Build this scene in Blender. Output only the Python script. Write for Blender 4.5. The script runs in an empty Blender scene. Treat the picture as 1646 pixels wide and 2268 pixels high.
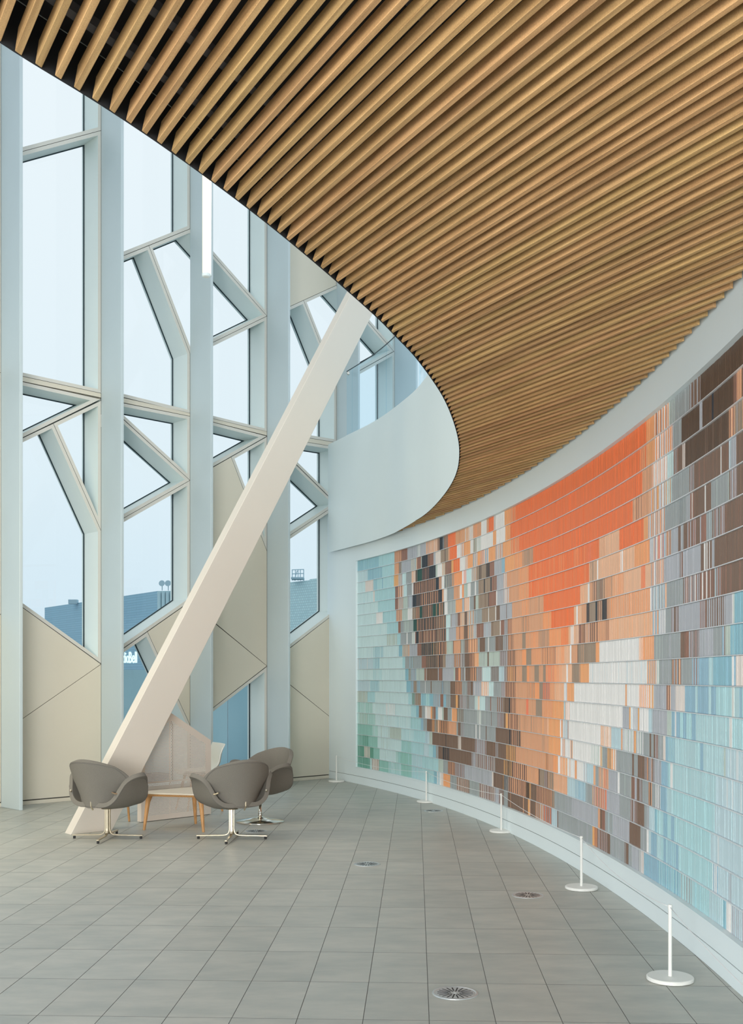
import bpy, bmesh, math, random
from mathutils import Vector, Matrix
from mathutils.geometry import tessellate_polygon
random.seed(7)
scene = bpy.context.scene
COL = scene.collection

# ------------------------------------------------------------------ camera
EYE = 1.55
cam_d = bpy.data.cameras.new('camera'); cam = bpy.data.objects.new('camera', cam_d); COL.objects.link(cam)
cam.location = (0, 0, EYE); cam.rotation_euler = (math.pi/2, 0, 0)
cam_d.sensor_fit = 'HORIZONTAL'; cam_d.sensor_width = 36.0
cam_d.lens = 2410/1646*36.0
cam_d.shift_y = (1499-1134)/1646
cam_d.clip_end = 1000
scene.camera = cam
# ------------------------------------------------------------------ view
scene.view_settings.view_transform = 'Standard'; scene.view_settings.look = 'None'
scene.view_settings.gamma = 1.0; scene.view_settings.use_curve_mapping = False
scene.view_settings.exposure = 0.38
# ------------------------------------------------------------------ sky
W = bpy.data.worlds.new('overcast_sky'); scene.world = W; W.use_nodes = True
nt = W.node_tree; nt.nodes.clear()
out = nt.nodes.new('ShaderNodeOutputWorld'); bg = nt.nodes.new('ShaderNodeBackground')
tc = nt.nodes.new('ShaderNodeTexCoord'); sep = nt.nodes.new('ShaderNodeSeparateXYZ')
nz = nt.nodes.new('ShaderNodeTexNoise'); nz.inputs['Scale'].default_value = 2.2; nz.inputs['Detail'].default_value = 3
ad = nt.nodes.new('ShaderNodeMath'); ad.operation = 'MULTIPLY_ADD'; ad.inputs[1].default_value = 0.22; 
rp = nt.nodes.new('ShaderNodeValToRGB')
rp.color_ramp.elements[0].position = 0.0; rp.color_ramp.elements[0].color = (0.60, 0.76, 0.87, 1)
rp.color_ramp.elements[1].position = 0.75; rp.color_ramp.elements[1].color = (0.86, 0.91, 0.945, 1)
e = rp.color_ramp.elements.new(0.3); e.color = (0.76, 0.86, 0.92, 1)
nt.links.new(tc.outputs['Generated'], sep.inputs[0]); nt.links.new(tc.outputs['Generated'], nz.inputs['Vector'])
nt.links.new(nz.outputs['Fac'], ad.inputs[0]); nt.links.new(sep.outputs['Z'], ad.inputs[2])
nt.links.new(ad.outputs[0], rp.inputs[0]); nt.links.new(rp.outputs[0], bg.inputs[0])
bg.inputs['Strength'].default_value = 0.81
nt.links.new(bg.outputs[0], out.inputs[0])

# ------------------------------------------------------------------ added fill light behind the camera, lamps of the hall on the left
def area(name, loc, rot, sx, sy, power, col):
    l = bpy.data.lights.new(name, 'AREA'); l.shape = 'RECTANGLE'; l.size = sx; l.size_y = sy; l.energy = power; l.color = col
    o = bpy.data.objects.new(name, l); COL.objects.link(o); o.location = loc; o.rotation_euler = rot; return o
area('fill_behind_camera', (-1.0, -4.6, 1.45), (math.radians(103), 0, 0), 6.5, 2.8, 1300, (1.0, .99, .965))  # unseen area light, added to brighten the walls, floor and slat undersides
area('hall_lamps', (-4.9, 8.6, 3.3), (math.radians(66), 0, math.radians(-22)), 1.6, .8, 52, (1.0, .82, .50))
# ------------------------------------------------------------------ helpers
def lin(c):
    return tuple((x/255/12.92 if x <= 10 else ((x/255+.055)/1.055)**2.4) for x in c)
def new_mat(name):
    m = bpy.data.materials.new(name); m.use_nodes = True
    return m, m.node_tree, m.node_tree.nodes['Principled BSDF']
def mat(name, rgb, rough=.6, metal=0., noise=0., nscale=6., bump=0., spec=.5, stretch=None):
    m, t, b = new_mat(name)
    b.inputs['Roughness'].default_value = rough; b.inputs['Metallic'].default_value = metal
    b.inputs['Specular IOR Level'].default_value = spec
    b.inputs['Base Color'].default_value = (*rgb, 1)
    tc = t.nodes.new('ShaderNodeTexCoord'); n = t.nodes.new('ShaderNodeTexNoise')
    n.inputs['Scale'].default_value = nscale; n.inputs['Detail'].default_value = 5
    if stretch:
        mp = t.nodes.new('ShaderNodeMapping'); mp.inputs['Scale'].default_value = stretch
        t.links.new(tc.outputs['Object'], mp.inputs[0]); t.links.new(mp.outputs[0], n.inputs['Vector'])
    else: t.links.new(tc.outputs['Object'], n.inputs['Vector'])
    if noise > 0:
        r = t.nodes.new('ShaderNodeValToRGB')
        r.color_ramp.elements[0].position = .3; r.color_ramp.elements[1].position = .7
        r.color_ramp.elements[0].color = (*[c*(1-noise) for c in rgb], 1)
        r.color_ramp.elements[1].color = (*[min(1, c*(1+noise)) for c in rgb], 1)
        t.links.new(n.outputs['Fac'], r.inputs[0]); t.links.new(r.outputs[0], b.inputs['Base Color'])
    if bump > 0:
        bp = t.nodes.new('ShaderNodeBump'); bp.inputs['Strength'].default_value = bump; bp.inputs['Distance'].default_value = .01
        t.links.new(n.outputs['Fac'], bp.inputs['Height']); t.links.new(bp.outputs[0], b.inputs['Normal'])
    return m

M = {}
M['fin'] = mat('fin_paint', (.52,.605,.63), .45, noise=.02, nscale=1.5)
M['panel'] = mat('facade_panel_paint', (.68,.635,.525), .55, noise=.02, nscale=1.2)
M['frame'] = mat('window_frame_paint', (.66,.645,.585), .5, noise=.02, nscale=1.2)
M['reveal'] = mat('reveal_paint', (.74,.82,.80), .5, noise=.02, nscale=1.5)
M['joint'] = mat('joint_dark', (.10,.10,.09), .9)
M['wall'] = mat('wall_plaster', (.79,.88,.90), .6, noise=.015, nscale=1.0)
M['bulkhead'] = mat('bulkhead_plaster', (.77,.86,.87), .6, noise=.015, nscale=1.0)
M['strut'] = mat('strut_paint', (.74,.68,.595), .5, noise=.015, nscale=1.0)
M['gasket'] = mat('gasket_rubber', (.015,.035,.045), .5)
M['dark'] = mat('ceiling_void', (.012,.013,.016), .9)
M['batten'] = mat('batten_grey', (.10,.10,.11), .7)
M['grout'] = mat('grout', (.15,.15,.14), .9)
M['steel'] = mat('rail_steel', (.86,.89,.92), .38, .35)
M['chrome'] = mat('chrome', (.72,.70,.64), .12, 1.0)
M['chrome_dull'] = mat('brushed_nickel', (.62,.54,.40), .3, .9, noise=.05, nscale=30)
M['vent'] = mat('vent_steel', (.60,.63,.64), .35, .7, noise=.05, nscale=40)
M['vent_dark'] = mat('vent_recess', (.02,.02,.02), .8)
M['rubber'] = mat('black_rubber', (.02,.02,.02), .6)
M['uphol'] = mat('grey_upholstery', (.205,.190,.163), .85, noise=.10, nscale=260, bump=.15, spec=.2)
M['piping'] = mat('upholstery_piping', (.14,.13,.12), .8)
M['oak'] = mat('oak', (.52,.27,.10), .5, noise=.18, nscale=14, stretch=(6,6,.6))
M['table_top'] = mat('table_laminate', (.62,.56,.46), .35, noise=.02)
M['shell'] = mat('white_shell_plastic', (.66,.67,.62), .4)
M['screen'] = mat('screen_sheet', (.68,.60,.52), .5)
M['stand'] = mat('stanchion_powder_coat', (.80,.80,.76), .45)
M['rope'] = mat('white_cord', (.85,.87,.88), .6)
M['bracket'] = mat('bracket_paint', (.74,.77,.74), .5)
M['bolt'] = mat('bolt_steel', (.35,.37,.38), .4, .6)
M['globe'] = mat('globe_plastic', (.72,.73,.72), .4)
M['asphalt'] = mat('street', (.20,.24,.27), .9, noise=.1, nscale=.5)
M['roof_gear'] = mat('roof_gear', (.36,.52,.60), .8)
M['cyl'] = mat('building_ribs', (.40,.58,.64), .8)

# floor tiles: fine clouding, tone differs a little from tile to tile
m, t, b = new_mat('porcelain_tile'); M['tile'] = m
tc = t.nodes.new('ShaderNodeTexCoord'); oi = t.nodes.new('ShaderNodeObjectInfo')
n1 = t.nodes.new('ShaderNodeTexNoise'); n1.inputs['Scale'].default_value = 3.2; n1.inputs['Detail'].default_value = 8; n1.inputs['Roughness'].default_value = .6
mp = t.nodes.new('ShaderNodeMapping'); mp.inputs['Scale'].default_value = (1, 2.2, 1)
t.links.new(tc.outputs['Object'], mp.inputs[0])
va = t.nodes.new('ShaderNodeVectorMath'); va.operation = 'ADD'
sc = t.nodes.new('ShaderNodeMath'); sc.operation = 'MULTIPLY'; sc.inputs[1].default_value = 37.
t.links.new(oi.outputs['Random'], sc.inputs[0]); t.links.new(mp.outputs[0], va.inputs[0]); t.links.new(sc.outputs[0], va.inputs[1])
t.links.new(va.outputs[0], n1.inputs['Vector'])
r = t.nodes.new('ShaderNodeValToRGB'); r.color_ramp.elements[0].position = .3; r.color_ramp.elements[1].position = .72
r.color_ramp.elements[0].color = (.37,.39,.36,1); r.color_ramp.elements[1].color = (.50,.495,.445,1)
t.links.new(n1.outputs['Fac'], r.inputs[0])
hs = t.nodes.new('ShaderNodeHueSaturation'); mr = t.nodes.new('ShaderNodeMapRange')
mr.inputs['To Min'].default_value = .95; mr.inputs['To Max'].default_value = 1.05
t.links.new(oi.outputs['Random'], mr.inputs['Value']); t.links.new(mr.outputs[0], hs.inputs['Value'])
t.links.new(r.outputs[0], hs.inputs['Color']); t.links.new(hs.outputs[0], b.inputs['Base Color'])
b.inputs['Roughness'].default_value = .42; b.inputs['Specular IOR Level'].default_value = .45

# slat wood: grain runs along the slat
SA = math.atan2(.873, -.487)
m, t, b = new_mat('slat_wood'); M['wood'] = m
tc = t.nodes.new('ShaderNodeTexCoord'); oi = t.nodes.new('ShaderNodeObjectInfo')
rot = t.nodes.new('ShaderNodeMapping'); rot.inputs['Rotation'].default_value = (0, 0, -SA)
mp = t.nodes.new('ShaderNodeMapping'); mp.inputs['Scale'].default_value = (2.2, 60, 60)
n1 = t.nodes.new('ShaderNodeTexNoise'); n1.inputs['Scale'].default_value = 1.; n1.inputs['Detail'].default_value = 6
n2 = t.nodes.new('ShaderNodeTexNoise'); n2.inputs['Scale'].default_value = 260.; n2.inputs['Detail'].default_value = 2
t.links.new(tc.outputs['Object'], rot.inputs[0]); t.links.new(rot.outputs[0], mp.inputs[0]); t.links.new(mp.outputs[0], n1.inputs['Vector'])
t.links.new(tc.outputs['Object'], n2.inputs['Vector'])
mx = t.nodes.new('ShaderNodeMath'); mx.operation = 'MULTIPLY_ADD'; mx.inputs[1].default_value = .35
t.links.new(n2.outputs['Fac'], mx.inputs[0]); 
m8 = t.nodes.new('ShaderNodeMath'); m8.operation = 'MULTIPLY'; m8.inputs[1].default_value = .65
t.links.new(n1.outputs['Fac'], m8.inputs[0]); t.links.new(m8.outputs[0], mx.inputs[2])
r = t.nodes.new('ShaderNodeValToRGB'); r.color_ramp.elements[0].position = .3; r.color_ramp.elements[1].position = .7
r.color_ramp.elements[0].color = (.35,.195,.075,1); r.color_ramp.elements[1].color = (.72,.455,.205,1)
t.links.new(mx.outputs[0], r.inputs[0])
hs = t.nodes.new('ShaderNodeHueSaturation'); mr = t.nodes.new('ShaderNodeMapRange')
mr.inputs['To Min'].default_value = .88; mr.inputs['To Max'].default_value = 1.12
mr2 = t.nodes.new('ShaderNodeMapRange'); mr2.inputs['To Min'].default_value = .493; mr2.inputs['To Max'].default_value = .507
ml = t.nodes.new('ShaderNodeMath'); ml.operation = 'MULTIPLY'; ml.inputs[1].default_value = 7.31
fr = t.nodes.new('ShaderNodeMath'); fr.operation = 'FRACT'
t.links.new(oi.outputs['Random'], ml.inputs[0]); t.links.new(ml.outputs[0], fr.inputs[0]); t.links.new(fr.outputs[0], mr2.inputs['Value'])
t.links.new(mr2.outputs[0], hs.inputs['Hue'])
t.links.new(oi.outputs['Random'], mr.inputs['Value']); t.links.new(mr.outputs[0], hs.inputs['Value'])
t.links.new(r.outputs[0], hs.inputs['Color']); t.links.new(hs.outputs[0], b.inputs['Base Color'])
b.inputs['Roughness'].default_value = .6

# mural slats: printed colour from the mesh colour attribute plus very fine vertical thread lines
m, t, b = new_mat('mural_print'); M['mural'] = m
at = t.nodes.new('ShaderNodeVertexColor'); at.layer_name = 'print'
t.links.new(at.outputs['Color'], b.inputs['Base Color']); b.inputs['Roughness'].default_value = .5
b.inputs['Specular IOR Level'].default_value = .35

def glass(name, tint, refl=1.):
    m = bpy.data.materials.new(name); m.use_nodes = True; t = m.node_tree; t.nodes.clear()
    o = t.nodes.new('ShaderNodeOutputMaterial'); tr = t.nodes.new('ShaderNodeBsdfTransparent'); gl = t.nodes.new('ShaderNodeBsdfGlossy')
    tr.inputs[0].default_value = (*tint, 1); gl.inputs['Roughness'].default_value = .02
    fz = t.nodes.new('ShaderNodeLayerWeight'); fz.inputs['Blend'].default_value = .5
    pw = t.nodes.new('ShaderNodeMath'); pw.operation = 'POWER'; pw.inputs[1].default_value = 5.
    mm = t.nodes.new('ShaderNodeMath'); mm.operation = 'MULTIPLY_ADD'; mm.inputs[1].default_value = .9*refl; mm.inputs[2].default_value = .035*refl
    mxs = t.nodes.new('ShaderNodeMixShader')
    t.links.new(fz.outputs['Facing'], pw.inputs[0]); t.links.new(pw.outputs[0], mm.inputs[0]); t.links.new(mm.outputs[0], mxs.inputs[0])
    t.links.new(tr.outputs[0], mxs.inputs[1]); t.links.new(gl.outputs[0], mxs.inputs[2]); t.links.new(mxs.outputs[0], o.inputs[0])
    return m
M['glass'] = glass('window_glass', (.95, .985, .99))
M['rail_glass'] = glass('balustrade_glass', (.89, .96, .99), .45)

def emit(name, rgb, s):
    m = bpy.data.materials.new(name); m.use_nodes = True; t = m.node_tree; t.nodes.clear()
    o = t.nodes.new('ShaderNodeOutputMaterial'); e = t.nodes.new('ShaderNodeEmission')
    e.inputs[0].default_value = (*rgb, 1); e.inputs[1].default_value = s; t.links.new(e.outputs[0], o.inputs[0]); return m
M['lamp'] = emit('lamp_tube_lit', (1., .90, .64), 1.3)

# building cladding: courses of small tiles
def cladding(name, ca, cb, w, h):
    m, t, b = new_mat(name); tc = t.nodes.new('ShaderNodeTexCoord'); br = t.nodes.new('ShaderNodeTexBrick')
    br.inputs['Color1'].default_value = (*ca, 1); br.inputs['Color2'].default_value = (*cb, 1)
    br.inputs['Mortar'].default_value = (*[c*.86 for c in ca], 1); br.inputs['Scale'].default_value = 1
    br.inputs['Brick Width'].default_value = w; br.inputs['Row Height'].default_value = h; br.inputs['Mortar Size'].default_value = h*.12
    t.links.new(tc.outputs['UV'], br.inputs['Vector']); t.links.new(br.outputs['Color'], b.inputs['Base Color'])
    b.inputs['Roughness'].default_value = .7
    return m
M['clad_far'] = cladding('cladding_blue', (.30,.53,.67), (.32,.56,.70), 7.0, .36)
M['clad_near'] = cladding('cladding_teal', (.50,.73,.77), (.60,.82,.85), .34, .27)

class MB:
    def __init__(s): s.v = []; s.f = []; s.m = []
    def add(s, vs, fs, mi=0):
        o = len(s.v); s.v += [tuple(p) for p in vs]
        for f in fs: s.f.append([i+o for i in f]); s.m.append(mi)
    def box(s, x0, y0, z0, x1, y1, z1, mi=0, mx=None):
        vs = [Vector(p) for p in ((x0,y0,z0),(x1,y0,z0),(x1,y1,z0),(x0,y1,z0),(x0,y0,z1),(x1,y0,z1),(x1,y1,z1),(x0,y1,z1))]
        if mx: vs = [mx @ p for p in vs]
        s.add(vs, [(0,3,2,1),(4,5,6,7),(0,1,5,4),(1,2,6,5),(2,3,7,6),(3,0,4,7)], mi)
    def prism(s, bot, top, mi=0, caps=True, mtop=None):
        n = len(bot); fs = [(i, (i+1) % n, n+(i+1) % n, n+i) for i in range(n)]
        s.add(list(bot)+list(top), fs, mi)
        if caps:
            o = len(s.v)-2*n
            s.f.append([o+i for i in reversed(range(n))]); s.m.append(mi)
            s.f.append([o+n+i for i in range(n)]); s.m.append(mi if mtop is None else mtop)
    def lathe(s, prof, seg=24, cx=0, cy=0, mi=0, mx=None, close=True):
        vs = []
        for r, z in prof:
            for k in range(seg):
                a = 2*math.pi*k/seg; p = Vector((cx+r*math.cos(a), cy+r*math.sin(a), z)); vs.append(mx @ p if mx else p)
        fs = []
        for j in range(len(prof)-1):
            for k in range(seg): fs.append((j*seg+k, j*seg+(k+1) % seg, (j+1)*seg+(k+1) % seg, (j+1)*seg+k))
        if close:
            fs.append(tuple(reversed(range(seg)))); fs.append(tuple((len(prof)-1)*seg+k for k in range(seg)))
        s.add(vs, fs, mi)
    def tube(s, pts, r, seg=8, mi=0):
        pts = [Vector(p) for p in pts]; rings = []; vs = []
        up = Vector((0, 0, 1)); prev = None
        for i, p in enumerate(pts):
            d = (pts[min(i+1, len(pts)-1)]-pts[max(i-1, 0)]).normalized()
            if prev is None:
                a = d.cross(up if abs(d.z) < .9 else Vector((1, 0, 0))).normalized()
            else: a = (prev - d*prev.dot(d)).normalized()
            prev = a; b2 = d.cross(a); rr = r[i] if isinstance(r, (list, tuple)) else r
            for k in range(seg):
                an = 2*math.pi*k/seg; vs.append(p + (a*math.cos(an)+b2*math.sin(an))*rr)
        fs = [(i*seg+k, i*seg+(k+1) % seg, (i+1)*seg+(k+1) % seg, (i+1)*seg+k) for i in range(len(pts)-1) for k in range(seg)]
        fs += [tuple(reversed(range(seg))), tuple((len(pts)-1)*seg+k for k in range(seg))]
        s.add(vs, fs, mi)
    def build(s, name, mats, parent=None, smooth=False, kind=None, fixn=True):
        me = bpy.data.meshes.new(name); me.from_pydata(s.v, [], s.f)
        if not isinstance(mats, (list, tuple)): mats = [mats]
        for q in mats: me.materials.append(M[q] if isinstance(q, str) else q)
        for i, p in enumerate(me.polygons): p.material_index = s.m[i]
        me.validate()
        if fixn:
            bm = bmesh.new(); bm.from_mesh(me); bmesh.ops.recalc_face_normals(bm, faces=bm.faces[:]); bm.to_mesh(me); bm.free()
        if smooth:
            for p in me.polygons: p.use_smooth = True
        ob = bpy.data.objects.new(name, me); COL.objects.link(ob)
        if parent: ob.parent = parent; ob.matrix_parent_inverse = parent.matrix_basis.inverted()
        if kind: ob['kind'] = kind
        return ob
def empty(name, loc=(0, 0, 0), rz=0):
    o = bpy.data.objects.new(name, None); COL.objects.link(o); o.location = loc; o.rotation_euler = (0, 0, rz)
    o.empty_display_size = .1; return o
def tag(o, label, cat, group=None):
    o['label'] = label; o['category'] = cat
    if group: o['group'] = group
    return o
def struct(o, label=None):
    o['kind'] = 'structure'
    if label: o['label'] = label
    return o
def child(mb, name, mats, parent, smooth=False, kind=None):
    """mesh in the parent's local space"""
    o = mb.build(name, mats, None, smooth, kind); o.parent = parent; return o
def copy_tree(o, parent=None):
    c = o.copy(); COL.objects.link(c); c.parent = parent
    for ch in list(o.children): copy_tree(ch, c)
    return c
def bevel(o, w, seg=2):
    md = o.modifiers.new('bevel', 'BEVEL'); md.width = w; md.segments = seg; md.limit_method = 'ANGLE'; return o

# ------------------------------------------------------------------ plan geometry
WCO = (-4.64487814e-05, 1.28675074e-03, -3.10684309e-02, 2.70447159e-01, 1.08275768)
def WX(y):
    r = 0.
    for c in WCO: r = r*y+c
    return r
_ys = [17.3-i*.01 for i in range(2031)]
_ws = [0.]
for i in range(1, len(_ys)):
    _ws.append(_ws[-1]+math.hypot(WX(_ys[i])-WX(_ys[i-1]), .01))
S0 = 1.6844
def wall_pt(s, off=0.):
    """point on the curved wall, s metres from the mural's far end, off metres out into the room"""
    s = s+S0; lo, hi = 0, len(_ws)-1
    while hi-lo > 1:
        md = (lo+hi)//2
        if _ws[md] <= s: lo = md
        else: hi = md
    k = (s-_ws[lo])/(_ws[hi]-_ws[lo]); y = _ys[lo]-.01*k
    y2 = y-.02; dx, dy = WX(y2)-WX(y), -.02; L = math.hypot(dx, dy); tx, ty = dx/L, dy/L
    return Vector((WX(y)+ty*off, y-tx*off)) if True else None
S_END = _ws[-1]-S0
FP = Vector((-4.2079, 13.1532)); FU = Vector((.71527, .69885)); FN = Vector((.69885, -.71527))
def fac(t, z, off=0.):
    p = FP+FU*t+FN*off; return Vector((p.x, p.y, z))
EDGE = [(-3.6,-2.4),(-3.0,-.9),(-2.35,.6),(-1.78,1.9),(-1.36,2.82),(-1.125,3.296),(-.912,3.652),(-.722,4.008),(-.489,4.506),(-.263,5.05),(-.007,5.72),(.13,6.125),
 (.292,6.648),(.506,7.548),(.675,8.6),(.765,9.5),(.80,10.4),(.77,11.4),(.68,12.5),(.56,13.3),(.38,14.0),(.165,14.70),(-.045,15.25),(-.28,15.75),(-.659,16.54)]
def catmull(P, n=8):
    r = []
    P = [Vector(p) for p in P]
    for i in range(len(P)-1):
        a = P[max(i-1, 0)]; b = P[i]; c = P[i+1]; d = P[min(i+2, len(P)-1)]
        for k in range(n):
            t = k/n; r.append(.5*((2*b)+(c-a)*t+(2*a-5*b+4*c-d)*t*t+(3*b-a-3*c+d)*t**3))
    r.append(P[-1]); return r
CURVE = catmull(EDGE)
def offset_curve(C, d):
    r = []
    for i, p in enumerate(C):
        t = (C[min(i+1, len(C)-1)]-C[max(i-1, 0)]).normalized(); r.append(p+Vector((-t.y, t.x))*d)   # + = into the void (left)
    return r
Z_SLAT = 3.47

# ------------------------------------------------------------------ floor
mb = MB()
def poly_clip(poly, p0, nrm):
    r = []
    for i in range(len(poly)):
        a, b = poly[i], poly[(i+1) % len(poly)]; da, db = (a-p0).dot(nrm), (b-p0).dot(nrm)
        if da >= 0: r.append(a)
        if (da >= 0) != (db >= 0): r.append(a+(b-a)*(da/(da-db)))
    return r
fpoly = [Vector(p) for p in ((-9,-5),(3.2,-5),(3.2,19.5),(-9,19.5))]
fpoly = poly_clip(fpoly, FP-FN*.2, FN)
fb = MB(); fb.prism([(p.x, p.y, -.30) for p in fpoly], [(p.x, p.y, -.0018) for p in fpoly])
floor = struct(fb.build('floor', 'grout'), 'grey stone-look floor laid in long tiles')
T1 = Vector((.0407, .99917)); T2 = Vector((.99917, -.0407)); TO = Vector((.3336, 6.708)); TW, TL, GAP = .2987, .6005, .0024
WALLPTS = [wall_pt(-1.2+i*.25) for i in range(int((S_END+1.2)/.25))]
def tile_mesh(poly, cen):
    inner = []
    n = len(poly)
    c = sum(poly, Vector((0, 0)))/n
    for p in poly:
        d = (c-p); inner.append(p+d.normalized()*.0012)
    q = MB()
    L = lambda P, z: [((p-cen).x, (p-cen).y, z) for p in P]
    q.prism(L(poly, -.008), L(poly, -.0010)); q2 = MB()
    q = MB(); b0 = L(poly, -.010); b1 = L(poly, -.0014); b2 = L(inner, 0)
    q.add(b0+b1, [(i, (i+1) % n, n+(i+1) % n, n+i) for i in range(n)], 1)
    q.add(b1+b2, [(i, (i+1) % n, n+(i+1) % n, n+i) for i in range(n)], 1); q.add(b2, [tuple(range(n))])
    return q
std = None; tiles = []
def clip_room(poly):
    poly = poly_clip(poly, FP+FN*.004, FN)
    if len(poly) < 3: return poly
    c = sum(poly, Vector((0, 0)))/len(poly)
    bi = min(range(len(WALLPTS)), key=lambda i: (WALLPTS[i]-c).length_squared)
    bi = max(1, min(bi, len(WALLPTS)-2)); tg = (WALLPTS[bi+1]-WALLPTS[bi-1]).normalized()
    if (WALLPTS[bi]-c).length < .7: poly = poly_clip(poly, WALLPTS[bi]+Vector((tg.y, -tg.x))*.002, Vector((tg.y, -tg.x)))
    elif (c-WALLPTS[bi]).dot(Vector((tg.y, -tg.x))) < 0: return []
    return poly
for i in range(-26, 14):
    for j in range(-16, 22):
        o = TO+T2*(i*TW)+T1*(j*TL)
        q = [o+T2*GAP/2+T1*GAP/2, o+T2*(TW-GAP/2)+T1*GAP/2, o+T2*(TW-GAP/2)+T1*(TL-GAP/2), o+T2*GAP/2+T1*(TL-GAP/2)]
        c = sum(q, Vector((0, 0)))/4
        if c.x < -8.5: continue
        p = clip_room(q)
        if len(p) < 3: continue
        ar = abs(sum(p[k].x*p[(k+1) % len(p)].y-p[(k+1) % len(p)].x*p[k].y for k in range(len(p))))/2
        if ar < .002: continue
        c2 = sum(p, Vector((0, 0)))/len(p)
        vis = c2.y > 4.4 and abs(c2.x/c2.y) < .36
        tiles.append((-(ar/c2.y**3) if vis else 1, p, c, len(p) == 4 and ar > .178))
tiles.sort(key=lambda a: a[0])
rest = MB(); std_me = None
for k, (key, p, c, full) in enumerate(tiles):
    if k < 300 and key < 0:
        if full:
            if std_me is None:
                q0 = [Vector(v) for v in p]; ob = tile_mesh(q0, c).build('floor_tile', ['tile', 'grout'], fixn=True); std_me = ob.data
            else: ob = bpy.data.objects.new('floor_tile', std_me); COL.objects.link(ob)
        else: ob = tile_mesh(p, c).build('floor_tile', ['tile', 'grout'])
        ob.location = (c.x, c.y, 0); ob.parent = floor
    else:
        q = tile_mesh(p, Vector((0, 0))); rest.add(q.v, q.f); rest.m[-len(q.m):] = q.m
ob = rest.build('outer_floor_tiles', ['tile', 'grout'], kind='stuff'); ob.parent = floor

# ------------------------------------------------------------------ curved wall with the mural niche
N_LO, N_HI, N_REC = .24, 3.235, .03
def curved_band(mb, s0, s1, z0, z1, off0, off1, step=.12, mi=0):
    n = max(1, int(math.ceil((s1-s0)/step))); vs = []
    for i in range(n+1):
        s = s0+(s1-s0)*i/n; a = wall_pt(s, off0); b = wall_pt(s, off1)
        vs += [(a.x, a.y, z0), (a.x, a.y, z1), (b.x, b.y, z1), (b.x, b.y, z0)]
    fs = []
    for i in range(n):
        o = i*4
        for k in range(4): fs.append((o+k, o+(k+1) % 4, o+4+(k+1) % 4, o+4+k))
    fs += [(3, 2, 1, 0), (n*4, n*4+1, n*4+2, n*4+3)]
    mb.add(vs, fs, mi)
wall = MB()
curved_band(wall, -.97, S_END-.05, .115, N_LO, 0, -.22)
curved_band(wall, -.97, S_END-.05, N_HI, 4.0, 0, -.22)
curved_band(wall, -.97, 0, N_LO, N_HI, 0, -.22)
curved_band(wall, 0, S_END-.05, N_LO, N_HI, -.055, -.22)
wright = struct(wall.build('wall_right', 'wall', smooth=False), 'white curved plaster wall framing the mural')
mb = MB(); curved_band(mb, -.97, S_END-.05, 0, .1095, 0, -.22)
bb = struct(mb.build('baseboard_right', 'wall'), 'white base strip at the foot of the curved wall')
mb = MB(); curved_band(mb, -.97, S_END-.05, .1095, .115, -.006, -.22)
mb.build('shadow_gap', 'joint').parent = bb
mb = MB(); curved_band(mb, -.012, S_END-.06, N_LO-.008, N_LO+.002, .007, -.055); curved_band(mb, -.012, S_END-.06, N_HI-.002, N_HI+.006, .004, -.055)
mb.build('niche_bead', 'wall').parent = wright

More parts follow.
